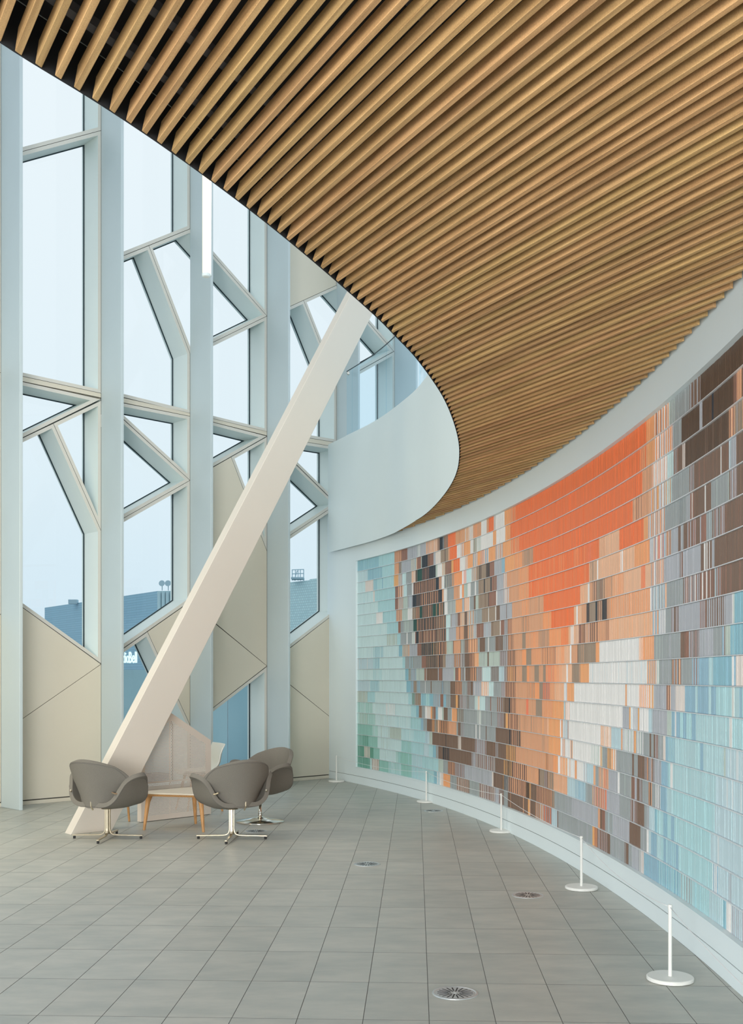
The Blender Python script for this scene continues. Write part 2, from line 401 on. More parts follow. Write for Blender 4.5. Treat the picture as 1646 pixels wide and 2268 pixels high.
# ------------------------------------------------------------------ mural
PAL = dict(a=(180,200,204), t=(156,189,196), u=(126,166,181), s=(134,176,170), G=(94,144,130), w=(206,204,205), p=(200,190,186),
 l=(158,160,168), g=(142,147,150), e=(166,177,172), D=(84,66,54), B=(112,90,78), R=(134,98,86), m=(142,124,110), K=(42,48,56), Z=(32,72,66),
 O=(248,112,68), o=(226,145,102), n=(196,146,116), N=(212,152,108), k=(210,166,138), y=(206,155,105), x=(214,118,90), W=(226,224,228),
 b=(168,187,196), c=(160,186,193), v=(132,163,181), d=(112,118,122))
PAL['z'] = PAL['g']
ILL = .71
for k_ in list(PAL): PAL[k_] = tuple(min(.97, c/q_) for c, q_ in zip(lin(PAL[k_]), (ILL, ILL, ILL*1.04)))
ROWS = """
0:utu 751:t 1278:nRn 1522:R 1727:l+g 2067:elw 2185:l 2374:knl 2516:knp 2768:Rm 2847:K 2957:lK 2988:mR 3129:O 3395:n+y 3722:wny 3876:p 3992:n+o 4260:w 4443:n 4519:O 4679:wm 4745:w 5037:N 5206:nOo 5396:O 8961:No 9127:kWoRWo 9448:eg 9568:g 9840:BlBB 10047:D
0:ab 344:utuv 845:t 1270:n+o 1428:RBe 1522:l 1854:ekv 2059:R 2201:e 2225:K 2422:BR 2516:R 2627:l 2705:p 2878:m+n 3020:K 3035:m 3137:n 3192:O 3434:w 3566:nwlo 3706:N 3892:w 3992:me 4099:ew 4245:w 4655:N 4760:w+W 5058:N 5220:O 8818:oOn 8961:N+n 9151:WokWol 9527:g 9694:D 10030:l 10080:D 10249:K 10273:D 10607:RB 10651:n+R 10734:BRB 10786:R
0:a 265:p 541:ut 673:t 845:uv 877:t+a 1254:y 1404:lkv 1554:a 1680:g 1870:kp 2012:Km 2067:Z 2232:RKBK 2469:K 2705:e 2768:w 2925:ke 3035:R+m 3248:y 3317:O+o 3535:w 3722:nw 3807:N 3984:vlnw 4133:N 4245:lo 4367:wnvl 4519:N+o 4730:nl 4797:wln 4984:N 5235:nOo 5498:O 8865:n 9086:WowWk 9401:a+e 9527:gR 9618:B 9694:Bp 9760:D+B 10534:nRk 10629:m+l 10744:n 10765:B
0:a+t 547:p 589:t 1297:R 1404:knRp 1579:a 1707:g 1885:w 1933:KRBKn 2699:K 2815:Rk 2910:w 3004:eKlm 3254:mn 3348:o 3613:W 3675:xw 3752:a 3938:nel 4107:m 4199:KBm 4283:m 4428:KBK 4549:R 4700:l 4939:v 5043:N 5352:noNo 5599:nm 5941:O 8639:O 8650:nRkn 8859:n+k 9062:wloylk 9248:Wlna 9363:ane 9494:g 9840:BlRl 9929:B+R 10390:w 10413:B+R 10534:l+b 10651:B
0:a 704:t 1297:R+n 1404:lkg 1579:e 1735:gl 1791:l+b 1901:K 2043:BK 2169:RKBKn 2825:K 2925:n 2982:w 3093:g 3333:n+o 3535:w 3613:o 3675:e 3807:w 3907:g 4046:w 4092:g 4176:m 4352:K 4382:m 4573:K 4610:R+m 4775:l 5014:nwl 5111:n 5461:no 5799:O+o 7453:O+x 7824:nk 7981:k 8330:O 8897:N 9000:lnwlok 9354:g 9586:g+d 9774:gl 9856:RBp 9920:B 10121:w 10145:B 10234:g+e 10541:BlR 10578:l 10604:Rl 10655:B
0:a 641:w+p 870:t 1333:RkRk 1538:e 1735:w+p 1901:m 2012:Kn 2146:Z 2242:BKnK 2595:Z+n 2800:KRnZ 3004:w 3114:gel 3395:N 3613:l 3698:Nkw 3884:g 4015:B 4076:e 4168:m+B 4499:K 4519:R+m 4760:w 4790:l 5006:nlw 5176:n 5498:no 5813:O+o 7563:km 7769:W 7796:k 8356:WkW 8434:k 8692:oN 9032:lw 9121:klxvw 9363:lkBn 9494:l+g 9622:B 9676:lg 9729:B 9791:BlR 9895:Rl 9963:B 10038:l 10055:R 10145:g+b 10257:BgRlRl 10459:B+R
0:a 688:a+t 1018:t 1404:R+m 1491:g 1601:eg 1933:Z 2043:BKnKBK 2705:KnKm 3060:a 3214:l+m 3468:RB 3545:kne 3698:B 3783:gkngw 4046:g+b 4285:m 4499:w 4519:m 4730:w 4760:B 4880:l 5088:B 5103:l 5279:n 5584:no 5813:n+m 6261:O 7323:k+o 7527:w 7576:n+m 7661:BkR 7757:m+R 7931:kB 7981:n+m 8160:ko 8434:k 8838:ox 8936:k 9062:lnvoWlk 9335:l 9658:BlR 9734:l 10047:B 10104:w 10137:BwB 10242:l 10292:B 10765:K 10786:R
0:a 1018:e+a 1365:t 1483:g+l 1696:w 1727:g 1885:we 1989:R 2027:K 2106:mKnKRKn 2705:KnKm 3067:a 3170:l 3411:n 3520:R 3543:n 3675:B+m 3807:nkRe 4000:wgl 4107:R+m 4337:l+b 4594:m+B 4880:w 4910:R 5029:lBl 5147:nR 5279:n 5584:nmo 5813:n 6242:o+n 6493:O 7151:k 7215:W 7253:k 7361:n+m 7490:KBK 7576:m 7733:K 7781:kKn 7888:KBK 8028:n+m 8120:kon 8734:ko 9042:W 9077:lgwlb 9363:k 9392:g+l 9729:BlRwRl 10038:BRwBR 10281:RbBl 10413:B+R 10765:w 10786:B
0:a+b 531:au 892:a 1428:u+t 1546:enegn 1802:l+g 2068:R+B 2201:KBmK 2603:ZKn 2825:KnRK 2941:nKB 3082:e+g 3301:R 3328:n 3562:Bel 3698:BmR 3830:knRnN 4138:g 4214:B+R 4390:g 4489:w 4519:g 4722:B+l 4984:glBl 5147:nRnB 5338:n 5599:m 5708:n+o 5884:no 6109:nm 6425:o 6774:oO 6997:k 7048:WkW 7138:k+l 7278:R+B 7361:nRB 7453:n+l 7588:RBn 7733:n 7757:K 7781:n+R 8085:k+N 9092:lvwn 9258:wl 9363:g 9485:BlRlB 9631:l+g 10038:Rl 10145:BlBl 10474:l 10585:we 10622:u+c
0:b+p 531:au 751:a 1554:t 1649:g 1802:veB 1933:g+e 2225:R 2370:BKmB 2781:KnK 2941:m+n 3051:l+g 3328:BlnRn 3588:glB 3698:B 3861:RnB 4046:Nk 4184:e+g 4470:B 4519:e+g 4880:BlRl 5142:nRB 5396:n 5599:o 5728:m 5884:no 6199:nRo 6615:ko 6893:k+n 7036:W 7074:n 7246:B 7265:m+n 7733:N+o 7828:w 8797:kWo 8900:oNk 9121:g+e 9306:g+l 9667:B+R 9752:RB 9835:lBlRlB 10030:l+g 10270:g 10426:vlB 10470:e+l 10556:u+t
0:a 531:at 845:a 1649:u+t 1759:eB 1838:glv 2027:e+g 2311:R 2374:w 2390:B 2781:l 2815:R+B 2910:B 2941:l 3328:e 3379:R 3488:on 3562:Bgl 3706:w 3722:B 3892:nBRn 4107:gRl 4291:a+w 4579:gB 4850:b+l 5014:lB 5117:yRBn 5396:n 5599:m+n 5751:o 5813:n 5983:m 6116:n+o 6247:m 6324:xno 6588:ok 6814:k 6932:W 6971:k 7087:m+n 7323:N+n 7559:w+b 8976:Nlk 9176:we 9239:g+l 9494:BkRl 9676:g+e 9895:vlR 10013:v+b 10190:c 10270:u+v 10578:w 10615:v 10644:p+w
0:b+a 422:au 751:a 1691:u 1846:gv 1933:m+g 2043:vg 2169:g+l 2343:w 2359:g 2532:B 2564:g+l 2902:Bv 2982:g 3217:B 3395:nRB 3613:g 3783:BgR 3902:B 3984:l+p 4268:kw 4376:pNW 4519:a+e 4670:g 4933:lRl 5058:nRB 5396:n 5742:nom 6011:o 6137:m 6242:xm 6453:on 6588:k+N 6866:WlW 6954:N+n 7151:w 8477:N 8510:w 8797:oWNw 9002:wky 9127:l+g 9386:RBk 9466:l 9559:p+l 9752:v 9954:c+w 9997:v 10190:c 10230:v 10316:t+c 10578:w+e 10615:c 10698:vt
0:e+a 337:t+u 602:a 1759:t 1885:gG 1980:m+g 2191:vt 2232:u+t 2359:t+s 2491:u 2627:glv 2869:R 2968:vu 3067:g 3217:B+m 3395:y 3465:B 3535:glR 3752:gB 3861:g 4046:ae 4138:wy 4214:a 4397:g+l 4564:R 4590:g 4775:lBmR 5014:B 5176:K 5220:nBR 5396:n 5728:x 5799:n 6025:m 6220:on 6534:N 6853:b 6906:kWNw 7036:w 8412:l+y 8499:l 8564:y 8604:Wb 8650:wl 8770:y 8805:w+l 9012:b+l 9092:l+g 9401:e 9494:v 9559:w 9586:v 9663:t 9721:v 9782:t 9886:v 9954:c+t 10541:w+e 10585:tc
0:sa 516:a 979:wa 1286:a+b 1846:t 2035:u 2122:mRB 2225:g+l 2337:w+e 2406:p 2532:N 2579:m 2642:R+B 2705:v+g 2781:w 2925:e 2982:B 3121:g 3254:w 3270:N+n 3437:BegB 3659:g 4133:weg 4276:g+e 4590:B 4610:g 4790:BlRl 5014:B 5073:y 5142:nRBn 5469:n+m 6225:N 6261:n 6371:k 6412:N+o 6748:W 6781:o 6827:bwl 6977:R 6990:w 7871:NWyw 8124:b 8379:o 8406:elWgW 8677:N 8724:elw 8890:g 9027:B 9062:g 9121:B 9151:lR 9210:g+l 9322:p 9370:v+t 9465:tv 9559:c+t 10038:v 10096:c 10436:e+v 10474:b+w
0:sae 359:as 602:a+e 1313:a+t 1846:t+s 2191:v 2280:g 2403:B+R 2570:BN 2669:m+g 2781:k 2831:BNRB 3145:n 3426:g 3473:B 3562:gBl 3684:g 4076:w 4107:g 4199:w 4230:g 4413:B 4443:g+l 4745:B 5191:K 5235:nKB 5555:n 6143:n+m 6412:N+o 6761:W 6801:wn 6893:w 7043:NwR 7118:w 7588:weW 7852:ye 7911:g+B 8028:ym 8131:kNw 8256:g+l 8639:B 8681:g 8770:B+R 8926:lBlRnB 9141:l+g 9282:v+t 9425:t 9466:w 9513:c+t 10320:b 10388:b+w
0:s 492:sa 688:a+e 1113:e 1507:at 1933:t 2337:b+v 2491:e+m 2592:B 3051:K 3067:B 3473:pBp 3588:B 4052:lBlRl 4428:B+R 4745:lB 4829:B 5088:yK 5235:yB 5396:n 6316:NR 6398:n+m 6557:oN 6691:W 6748:oWy 6958:w 7023:N 7042:w+p 7171:Nn 7227:w 7403:bwlW 7497:b 7673:Nk 7733:g 7817:Ng 7930:kxm 8062:l+g 8295:w 8341:g+e 8616:RB 8692:l 8745:B+R 8814:lB 8865:g 9002:BnB 9078:g 9161:wlg 9258:v+c 9401:c 9527:t+c 10289:b+c
0:s+G 150:GsG 381:s 688:a+e 1201:a 1507:ts 1870:t 2296:b+a 2469:t 2611:u 2713:g+m 2800:B+R 2957:KB 3176:B 3938:lBl 4076:RlmlB 4722:B+D 5014:yKB 5272:nKRn 5742:n+N 6109:B 6150:m+l 6283:BlR 6385:m+n 6557:nk 6958:b+e 7189:vb 7465:g+b 7649:Ng 7709:xlnm 8028:l+g 8351:g 8607:RlB 8750:B 8910:g+l 9022:b 9141:u 9187:t+c 9323:vu 9407:t 9480:v 9546:t+c 10218:b+w 10367:b
0:G+s 228:pGp 422:G 547:s 757:a 1333:sa 1396:s+t 1870:tb 2248:t 2800:e 2968:g 3129:BnR 3354:BlRl 3722:l+g 4617:p 4670:B+R 4960:Ky 5014:BgK 5169:nRKn 5713:D 5827:yB 5884:B 6039:BnR 6302:nRB 6520:m+l 6588:g+l 7087:l+g 7793:n+m 7852:B 7899:R 7981:g+b 8165:l+g 8570:B 8823:g+l 8967:w 9012:b 9062:v 9187:c 9272:t 9325:v 9382:tv 9601:v 9631:t+c 10257:wv 10356:b 10526:b+l
0:GsG 422:as 500:pRep 735:s 1065:sat 1507:s+t 1870:t+b 2374:t 2642:u 2752:w 2774:b 2847:w 2894:p 2968:N+o 3203:g 3426:RpBm 3861:g+e 4199:BplR 4722:l 4850:RgB 5014:g+m 5142:B 5220:n 5235:B 5627:n 5656:B 5785:y 5827:k 5856:B 6004:BnRp 6261:RxBl 6507:b+l 6668:B 6695:g+l 7649:y 7691:oB 7781:RlB 8028:B+R 8105:g+l 8461:B 8477:g 8488:B 8553:g+v 8628:l+g 8787:gw 8849:p+l 8904:v+u 9239:tuv 9667:cgt 9912:t+u 10202:bc 10436:u+t 10481:w+b 10571:bl 10786:b+w
""".strip().split('\n')
mural = empty('mural', (wall_pt(5).x, wall_pt(5).y, N_LO))
tag(mural, 'long colourful striped mural of narrow upright slats in nineteen rows on the curved wall', 'mural')
RH = (N_HI-N_LO)/19
rr = random.Random(11)
S_MUR = 17.0
def parse(row):
    tk = [q.split(':') for q in row.split()]; r = []
    for i, (s, p) in enumerate(tk):
        s0 = int(s)/1000; s1 = int(tk[i+1][0])/1000 if i+1 < len(tk) else 11.15
        if s1-s0 > .002: r.append((s0, s1, p))
    return r
def stripes(s0, s1, pat):
    L = s1-s0; r = []
    if len(pat) == 1 or '+' in pat:
        base = pat[0]; acc = pat[2] if '+' in pat else None
        s = s0
        while s < s1-1e-6:
            w = rr.choice((.008, .010, .012, .016, .024, .04)); e = min(s1, s+w)
            if s1-e < .006: e = s1
            c = PAL[base]; k = 1+rr.uniform(-.028, .028)
            if acc and rr.random() < .26 and e-s < .03:
                c = tuple(.5*a+.5*b for a, b in zip(c, PAL[acc]))
            if rr.random() < .07 and e-s < .02: k *= .88
            r.append((s, e, tuple(min(.97, x*k) for x in c))); s = e
    else:
        w = min(.015, L/len(pat)); i = 0; s = s0
        while s < s1-1e-6:
            ww = w*rr.uniform(.55, 1.5) if L > .12 else w
            e = min(s1, s+ww)
            if s1-e < .004: e = s1
            c = PAL[pat[i % len(pat)]]; k = 1+rr.uniform(-.04, .04)
            r.append((s, e, tuple(min(.97, x*k) for x in c))); s = e; i += 1
    return r
def strip_mesh(strs, z0, z1):
    vs = []; fs = []; cols = []
    for s0, s1, c in strs:
        d = rr.uniform(-.0012, .0012); g = min(.0008, (s1-s0)*.08)
        a = wall_pt(s0+g, -N_REC+d); b = wall_pt(s1-g, -N_REC+d); a2 = wall_pt(s0+g, -.052); b2 = wall_pt(s1-g, -.052)
        o = len(vs); vs += [(a.x,a.y,z0),(b.x,b.y,z0),(b.x,b.y,z1),(a.x,a.y,z1),(a2.x,a2.y,z0),(b2.x,b2.y,z0),(b2.x,b2.y,z1),(a2.x,a2.y,z1)]
        for f in ((0,1,2,3),(0,4,5,1),(3,2,6,7),(0,3,7,4),(1,5,6,2)): fs.append([o+i for i in f]); cols.append(c)
    me = bpy.data.meshes.new('slats'); me.from_pydata(vs, [], fs); me.materials.append(M['mural'])
    ca = me.color_attributes.new('print', 'FLOAT_COLOR', 'CORNER')
    flat = []
    for f, c in zip(fs, cols): flat += [c[0], c[1], c[2], 1.]*len(f)
    ca.data.foreach_set('color', flat); return me
segs = []
for r_, row in enumerate(ROWS):
    for (s0, s1, pat) in parse(row):
        segs.append((r_, s0, s1, pat))
for r_ in range(19):   # the part of the mural past the right of the frame
    s = 11.15
    while s < S_MUR:
        L = rr.choice((.12,.2,.3,.45)); pool = 'DBRmg' if r_ < 9 else 'bcwlt'
        segs.append((r_, s, min(S_MUR, s+L), rr.choice(pool)+rr.choice(('', '+'+rr.choice(pool))))); s += L
def vis_size(sg):
    r_, s0, s1, p = sg
    if s0 > 10.85: return 0
    a = wall_pt(s0); b = wall_pt(s1)
    return abs(b.x/b.y-a.x/a.y)/((a.y+b.y)/2)
big = set(id(s) for s in sorted(segs, key=vis_size, reverse=True)[:300])
rows_ob = []
for r_ in range(19):
    z1 = N_HI-r_*RH-.0034; z0 = z1-RH+.0068
    mine = [s for s in segs if s[0] == r_]
    small = []
    for s in mine:
        if id(s) not in big: small += stripes(s[1], s[2], s[3])
    row = bpy.data.objects.new('slat_row', None); COL.objects.link(row); row.parent = mural
    row.location = (0, 0, 0); row.empty_display_size = .05
    inv = Matrix.Translation(-mural.location)
    ob = bpy.data.objects.new('narrow_slats', strip_mesh(small, z0, z1)); COL.objects.link(ob); ob.parent = row; ob['kind'] = 'stuff'; ob.location = -mural.location
    for s in mine:
        if id(s) in big:
            ob = bpy.data.objects.new('slat_block', strip_mesh(stripes(s[1], s[2], s[3]), z0, z1)); COL.objects.link(ob); ob.parent = row; ob.location = -mural.location
for r_ in range(1, 19):
    z = N_HI-r_*RH; mb = MB(); curved_band(mb, .0, S_MUR, z-.0022, z+.0022, -N_REC+.012, -.053, .15)
    ob = mb.build('shelf_rail', 'steel'); ob.parent = mural; ob.location = -mural.location

# ------------------------------------------------------------------ facade
CELLS = [
  ('w1',[(-0.286,7.736),(1.056,8.524),(1.056,11.0),(-0.286,11.0)]),
  ('w2',[(-0.286,7.736),(-0.286,5.183),(1.056,5.17),(1.056,8.524)]),
  ('b1',[(-0.286,5.183),(-0.286,5.119),(1.056,5.112),(1.056,5.17)]),
  ('w3',[(-0.286,5.119),(-0.286,4.27),(1.056,5.095)]),
  ('w4',[(0.392,4.676),(1.056,5.078),(1.056,3.412)]),
  ('w5',[(-0.286,4.27),(0.392,4.676),(1.056,3.412),(1.056,1.717),(-0.286,2.56)]),
  ('p1',[(-0.286,2.56),(1.056,1.711),(-0.286,0.873)]),
  ('p2',[(-0.286,0.873),(1.056,1.711),(1.056,0.0),(-0.286,0.0)]),
  ('w6',[(1.056,6.812),(1.056,11.0),(2.421,11.0),(2.421,7.661)]),
  ('w7',[(1.056,6.812),(1.056,5.187),(2.421,5.141),(2.421,5.96),(1.765,7.251)]),
  ('w8',[(1.765,7.251),(2.421,7.661),(3.763,6.783),(2.421,5.96)]),
  ('b2',[(1.056,5.176),(1.056,5.106),(2.421,5.104),(2.421,5.153)]),
  ('w9',[(1.056,5.101),(2.421,5.104),(2.421,4.23)]),
  ('w10',[(1.056,5.095),(2.421,4.23),(1.056,3.412)]),
  ('w11',[(1.056,3.412),(2.421,4.23),(2.421,2.579),(1.056,1.717)]),
  ('p3',[(1.744,2.146),(2.421,2.573),(2.421,0.891)]),
  ('w12',[(1.056,1.711),(1.744,2.146),(2.421,0.891),(2.421,0.0),(1.056,0.0)]),
  ('w13',[(2.421,7.661),(2.421,11.0),(3.763,11.0),(3.763,6.783)]),
  ('w14',[(2.421,5.96),(3.763,6.783),(3.763,5.1),(2.421,5.141)]),
  ('b3',[(2.421,5.153),(3.763,5.113),(3.763,5.047),(2.421,5.104)]),
  ('w15',[(2.421,5.104),(3.763,5.041),(2.421,4.236)]),
  ('w16',[(3.117,4.648),(3.763,5.034),(3.763,3.371)]),
  ('p4',[(2.421,4.23),(3.117,4.648),(3.763,3.371),(3.763,1.707),(2.421,2.566)]),
  ('p5',[(2.421,2.554),(3.763,1.707),(2.421,0.885)]),
  ('w17',[(2.421,0.885),(3.763,1.701),(3.763,0.0),(2.421,0.0)]),
  ('p6',[(3.763,6.77),(3.763,11.0),(5.126,11.0),(5.126,7.571)]),
  ('w18',[(3.763,6.77),(4.462,7.181),(5.126,6.057),(5.126,5.154),(3.763,5.113)]),
  ('w19',[(4.462,7.181),(5.126,7.571),(6.384,6.82),(5.126,6.057)]),
  ('b4',[(3.763,5.113),(5.126,5.154),(5.126,5.085),(3.763,5.047)]),
  ('w20',[(3.763,5.047),(5.126,5.085),(5.126,4.21)]),
  ('w21',[(3.763,5.041),(5.126,4.203),(3.763,3.377)]),
  ('w22',[(3.763,3.377),(5.126,4.203),(5.126,2.543),(3.763,1.714)]),
  ('p7',[(3.763,1.707),(5.126,2.543),(5.126,0.856)]),
  ('p8',[(3.763,1.701),(5.126,0.856),(5.126,0.0),(3.763,0.0)]),
  ('w23',[(5.126,7.571),(5.126,11.0),(6.405,11.0),(6.405,6.809)]),
  ('w24',[(5.126,6.057),(6.405,6.824),(6.405,5.178),(5.126,5.154)]),
  ('p9',[(5.126,5.147),(6.405,5.178),(6.405,4.03),(5.126,3.904)]),
  ('w25',[(6.405,6.809),(6.405,11.0),(7.677,11.0),(7.677,7.689)]),
  ('w26',[(6.405,6.809),(7.677,7.689),(7.677,5.192),(6.405,5.178)]),
]
DEEP = .35
def inset(poly, d):
    n = len(poly); ar = sum(poly[k][0]*poly[(k+1) % n][1]-poly[(k+1) % n][0]*poly[k][1] for k in range(n))
    if ar < 0: poly = poly[::-1]
    lines = []
    ds = d if isinstance(d, list) else [d]*n
    for k in range(n):
        a = Vector(poly[k]); b = Vector(poly[(k+1) % n]); t = (b-a).normalized(); nn = Vector((-t.y, t.x)); lines.append((a+nn*ds[k], t))
    r = []
    for k in range(n):
        p, t = lines[k-1]; q, w = lines[k]; den = t.x*w.y-t.y*w.x
        if abs(den) < 1e-4: r.append(tuple(q)); continue
        s = ((q-p).x*w.y-(q-p).y*w.x)/den; r.append(tuple(p+t*s))
    return r
def ccw(poly):
    n = len(poly); ar = sum(poly[k][0]*poly[(k+1) % n][1]-poly[(k+1) % n][0]*poly[k][1] for k in range(n))
    return poly if ar > 0 else poly[::-1]
def ring(mb, a, b, oa, ob_, mi):
    n = len(a); mb.add([fac(t, z, oa) for t, z in a]+[fac(t, z, ob_) for t, z in b], [(i, (i+1) % n, n+(i+1) % n, n+i) for i in range(n)], mi)
wleft = struct(empty('wall_left', fac(2.4, 0)), 'white faceted window wall of angular panels and deep-set windows')
wn = [0]
def win_cell(poly, frame=.045, glass_mat='glass'):
    poly = ccw(poly); wn[0] += 1
    o0 = inset(poly, .0027); mid = inset(poly, .0005); op = inset(poly, frame)
    mb = MB()
    ring(mb, o0, op, 0, 0, 0)            # front face of the frame
    ring(mb, mid, o0, -.014, 0, 2)       # groove side
    ring(mb, mid, mid, -DEEP-.05, -.014, 1)
    ring(mb, op, op, 0, -DEEP-.05, 1)    # the reveal
    ring(mb, mid, op, -DEEP-.05, -DEEP-.05, 1)
    ob = mb.build('window_%d' % wn[0], ['frame', 'reveal', 'joint'])
    struct(ob)
    g = MB(); a = op; b = inset(op, .014)
    ring(g, a, b, -DEEP+.012, -DEEP+.012, 0); ring(g, b, b, -DEEP+.012, -DEEP, 0)
    go = g.build('gasket', 'gasket'); go.parent = ob
    p = MB(); n = len(op); P1 = [fac(t, z, -DEEP) for t, z in op]; P2 = [fac(t, z, -DEEP-.006) for t, z in op]
    p.add(P1, [tuple(range(n))]); 
    po = p.build('pane', glass_mat); po.parent = ob
    return ob
def panel_cell(poly):
    poly = ccw(poly); o0 = inset(poly, .0027); mid = inset(poly, .0005); mb = MB()
    n = len(poly); mb.add([fac(t, z, 0) for t, z in o0], [tuple(range(n))], 0)
    ring(mb, mid, o0, -.014, 0, 1); ring(mb, mid, mid, -DEEP-.05, -.014, 0)
    mb.add([fac(t, z, -DEEP-.05) for t, z in mid], [tuple(range(n))], 0)
    ob = mb.build('wall_panel', ['panel', 'joint']); ob.parent = wleft; ob.matrix_parent_inverse = wleft.matrix_basis.inverted(); return ob
KICK = .058
for nm, poly in CELLS:
    isw = nm[0] == 'w'
    poly = [(t, (KICK if z == 0 else 13.0 if z == 11.0 else z)) for t, z in poly]
    if isw: win_cell(poly)
    else: panel_cell(poly)
# bay left of the frame
for nm, poly in [('p', [(-1.63,.058),(-.286,.058),(-.286,2.3),(-1.63,.9)]), ('w', [(-1.63,.9),(-.286,2.3),(-.286,5.17),(-1.63,5.17)]),
                 ('w', [(-1.63,5.17),(-.286,5.17),(-.286,13),(-1.63,13)]),
                 ('p', [(-2.97,.058),(-1.63,.058),(-1.63,2.3),(-2.97,3.6)]), ('w', [(-2.97,3.6),(-1.63,2.3),(-1.63,13),(-2.97,13)]),
                 ('p', [(-4.31,.058),(-2.97,.058),(-2.97,2.3),(-4.31,1.0)]), ('w', [(-4.31,1.0),(-2.97,2.3),(-2.97,13),(-4.31,13)])]:
    (win_cell if nm == 'w' else panel_cell)(poly)
mb = MB()
ring(mb, [(-4.3,0),(5.07,0),(5.07,.046),(-4.3,.046)], [(-4.3,0),(5.07,0),(5.07,.046),(-4.3,.046)], -.004, -.3, 0)
mb.add([fac(t, z, -.004) for t, z in [(-4.3,0),(5.07,0),(5.07,.046),(-4.3,.046)]], [(0,1,2,3)])
bl = struct(mb.build('baseboard_left', 'panel'), 'low cream plinth under the window wall panels')
mb = MB(); mb.add([fac(t, z, -.03) for t, z in [(-4.3,.04),(5.07,.04),(5.07,.064),(-4.3,.064)]], [(0,1,2,3)]); mb.build('shadow_gap', 'joint').parent = bl
mb = MB(); mb.add([fac(-4.31,13,0), fac(7.7,13,0), fac(7.7,13,-.4), fac(-4.31,13,-.4), fac(-4.31,13.2,0), fac(7.7,13.2,0), fac(7.7,13.2,-.4), fac(-4.31,13.2,-.4)],
  [(0,1,2,3),(4,5,6,7),(0,1,5,4),(1,2,6,5),(2,3,7,6),(3,0,4,7)])
struct(mb.build('trim_1', 'panel'))

# fin columns: thin deep blades standing on the window wall
FINS = [(-.286,'leftmost white blade column, at the left edge of the photo'), (1.056,'second white blade column from the left, rising behind the left grey chair'),
        (2.421,'third white blade column from the left, behind the lit lamp tube'), (3.763,'fourth white blade column from the left, standing just left of the mural corner'),
        (5.135,'fifth white blade column, rising behind the balcony glass'), (6.405,'farthest white blade column, seen through the balcony glass')]
fin_objs = []
for k, (t, lab) in enumerate(FINS + [(-1.63, None), (-2.97, None)]):
    z0 = 0 if k < 4 or k > 5 else 4.02
    mb = MB(); P = [fac(t, 0, .0), fac(t, 0, .478), fac(t+.04, 0, .478), fac(t+.04, 0, .0)]
    c = fac(t+.02, z0, .24)
    f = empty('blade_column', c)
    mb.prism([(p.x-c.x, p.y-c.y, 0) for p in P], [(p.x-c.x, p.y-c.y, 13-z0) for p in P])
    bevel(child(mb, 'blade', 'fin', f), .004, 1)
    if lab: tag(f, lab, 'column', 'white blade columns of the window wall')
    else: tag(f, 'white blade column beyond the left edge of the photo', 'column', 'white blade columns of the window wall')
    fin_objs.append(f)

# steel fixing plates on the blade columns
def plate(t, z, o0, o1, h, lab, both=False):
    c = fac(t, z, (o0+o1)/2); e = empty('fixing_plate', c); ang = math.atan2(-FN.y, -FN.x)
    R = Matrix.Rotation(math.atan2(FN.y, FN.x), 4, 'Z')
    mb = MB(); w = (o1-o0)/2
    mb.box(-w, .001, -h/2, w, .014, h/2, 0, R)
    mb.box(w-.012, .001, -h/2, w, .045, h/2, 0, R)
    bevel(child(mb, 'plate_body', 'bracket', e), .002, 1)
    for zz in (-h*.3, h*.3):
        q = MB(); q.lathe([(.008, 0), (.008, .006), (.005, .009)], 8, mx=R @ Matrix.Translation((0, .013, zz)) @ Matrix.Rotation(-math.pi/2, 4, 'X'))
        child(q, 'bolt', 'bolt', e)
    tag(e, lab, 'bracket', 'fixing plates on the blade columns')
plate(1.056, 4.82, -.06, .14, .16, 'white fixing plate on the second blade column, left of its middle')
plate(2.421, 4.03, .0, .10, .15, 'small white fixing plate on the third blade column')
plate(-.286, 3.98, .0, .10, .17, 'white fixing plate on the leftmost blade column, lower of its two')
plate(-.286, 8.95, .0, .10, .22, 'white fixing plate on the leftmost blade column, just under the timber ceiling edge')

# ------------------------------------------------------------------ timber slat ceiling under the upper floor
region = [Vector((p.x, p.y)) for p in offset_curve(CURVE, -.0065)]
wl = [wall_pt(s, .012) for s in [(-.9)+i*.2 for i in range(int((S_END+.8)/.2))]]
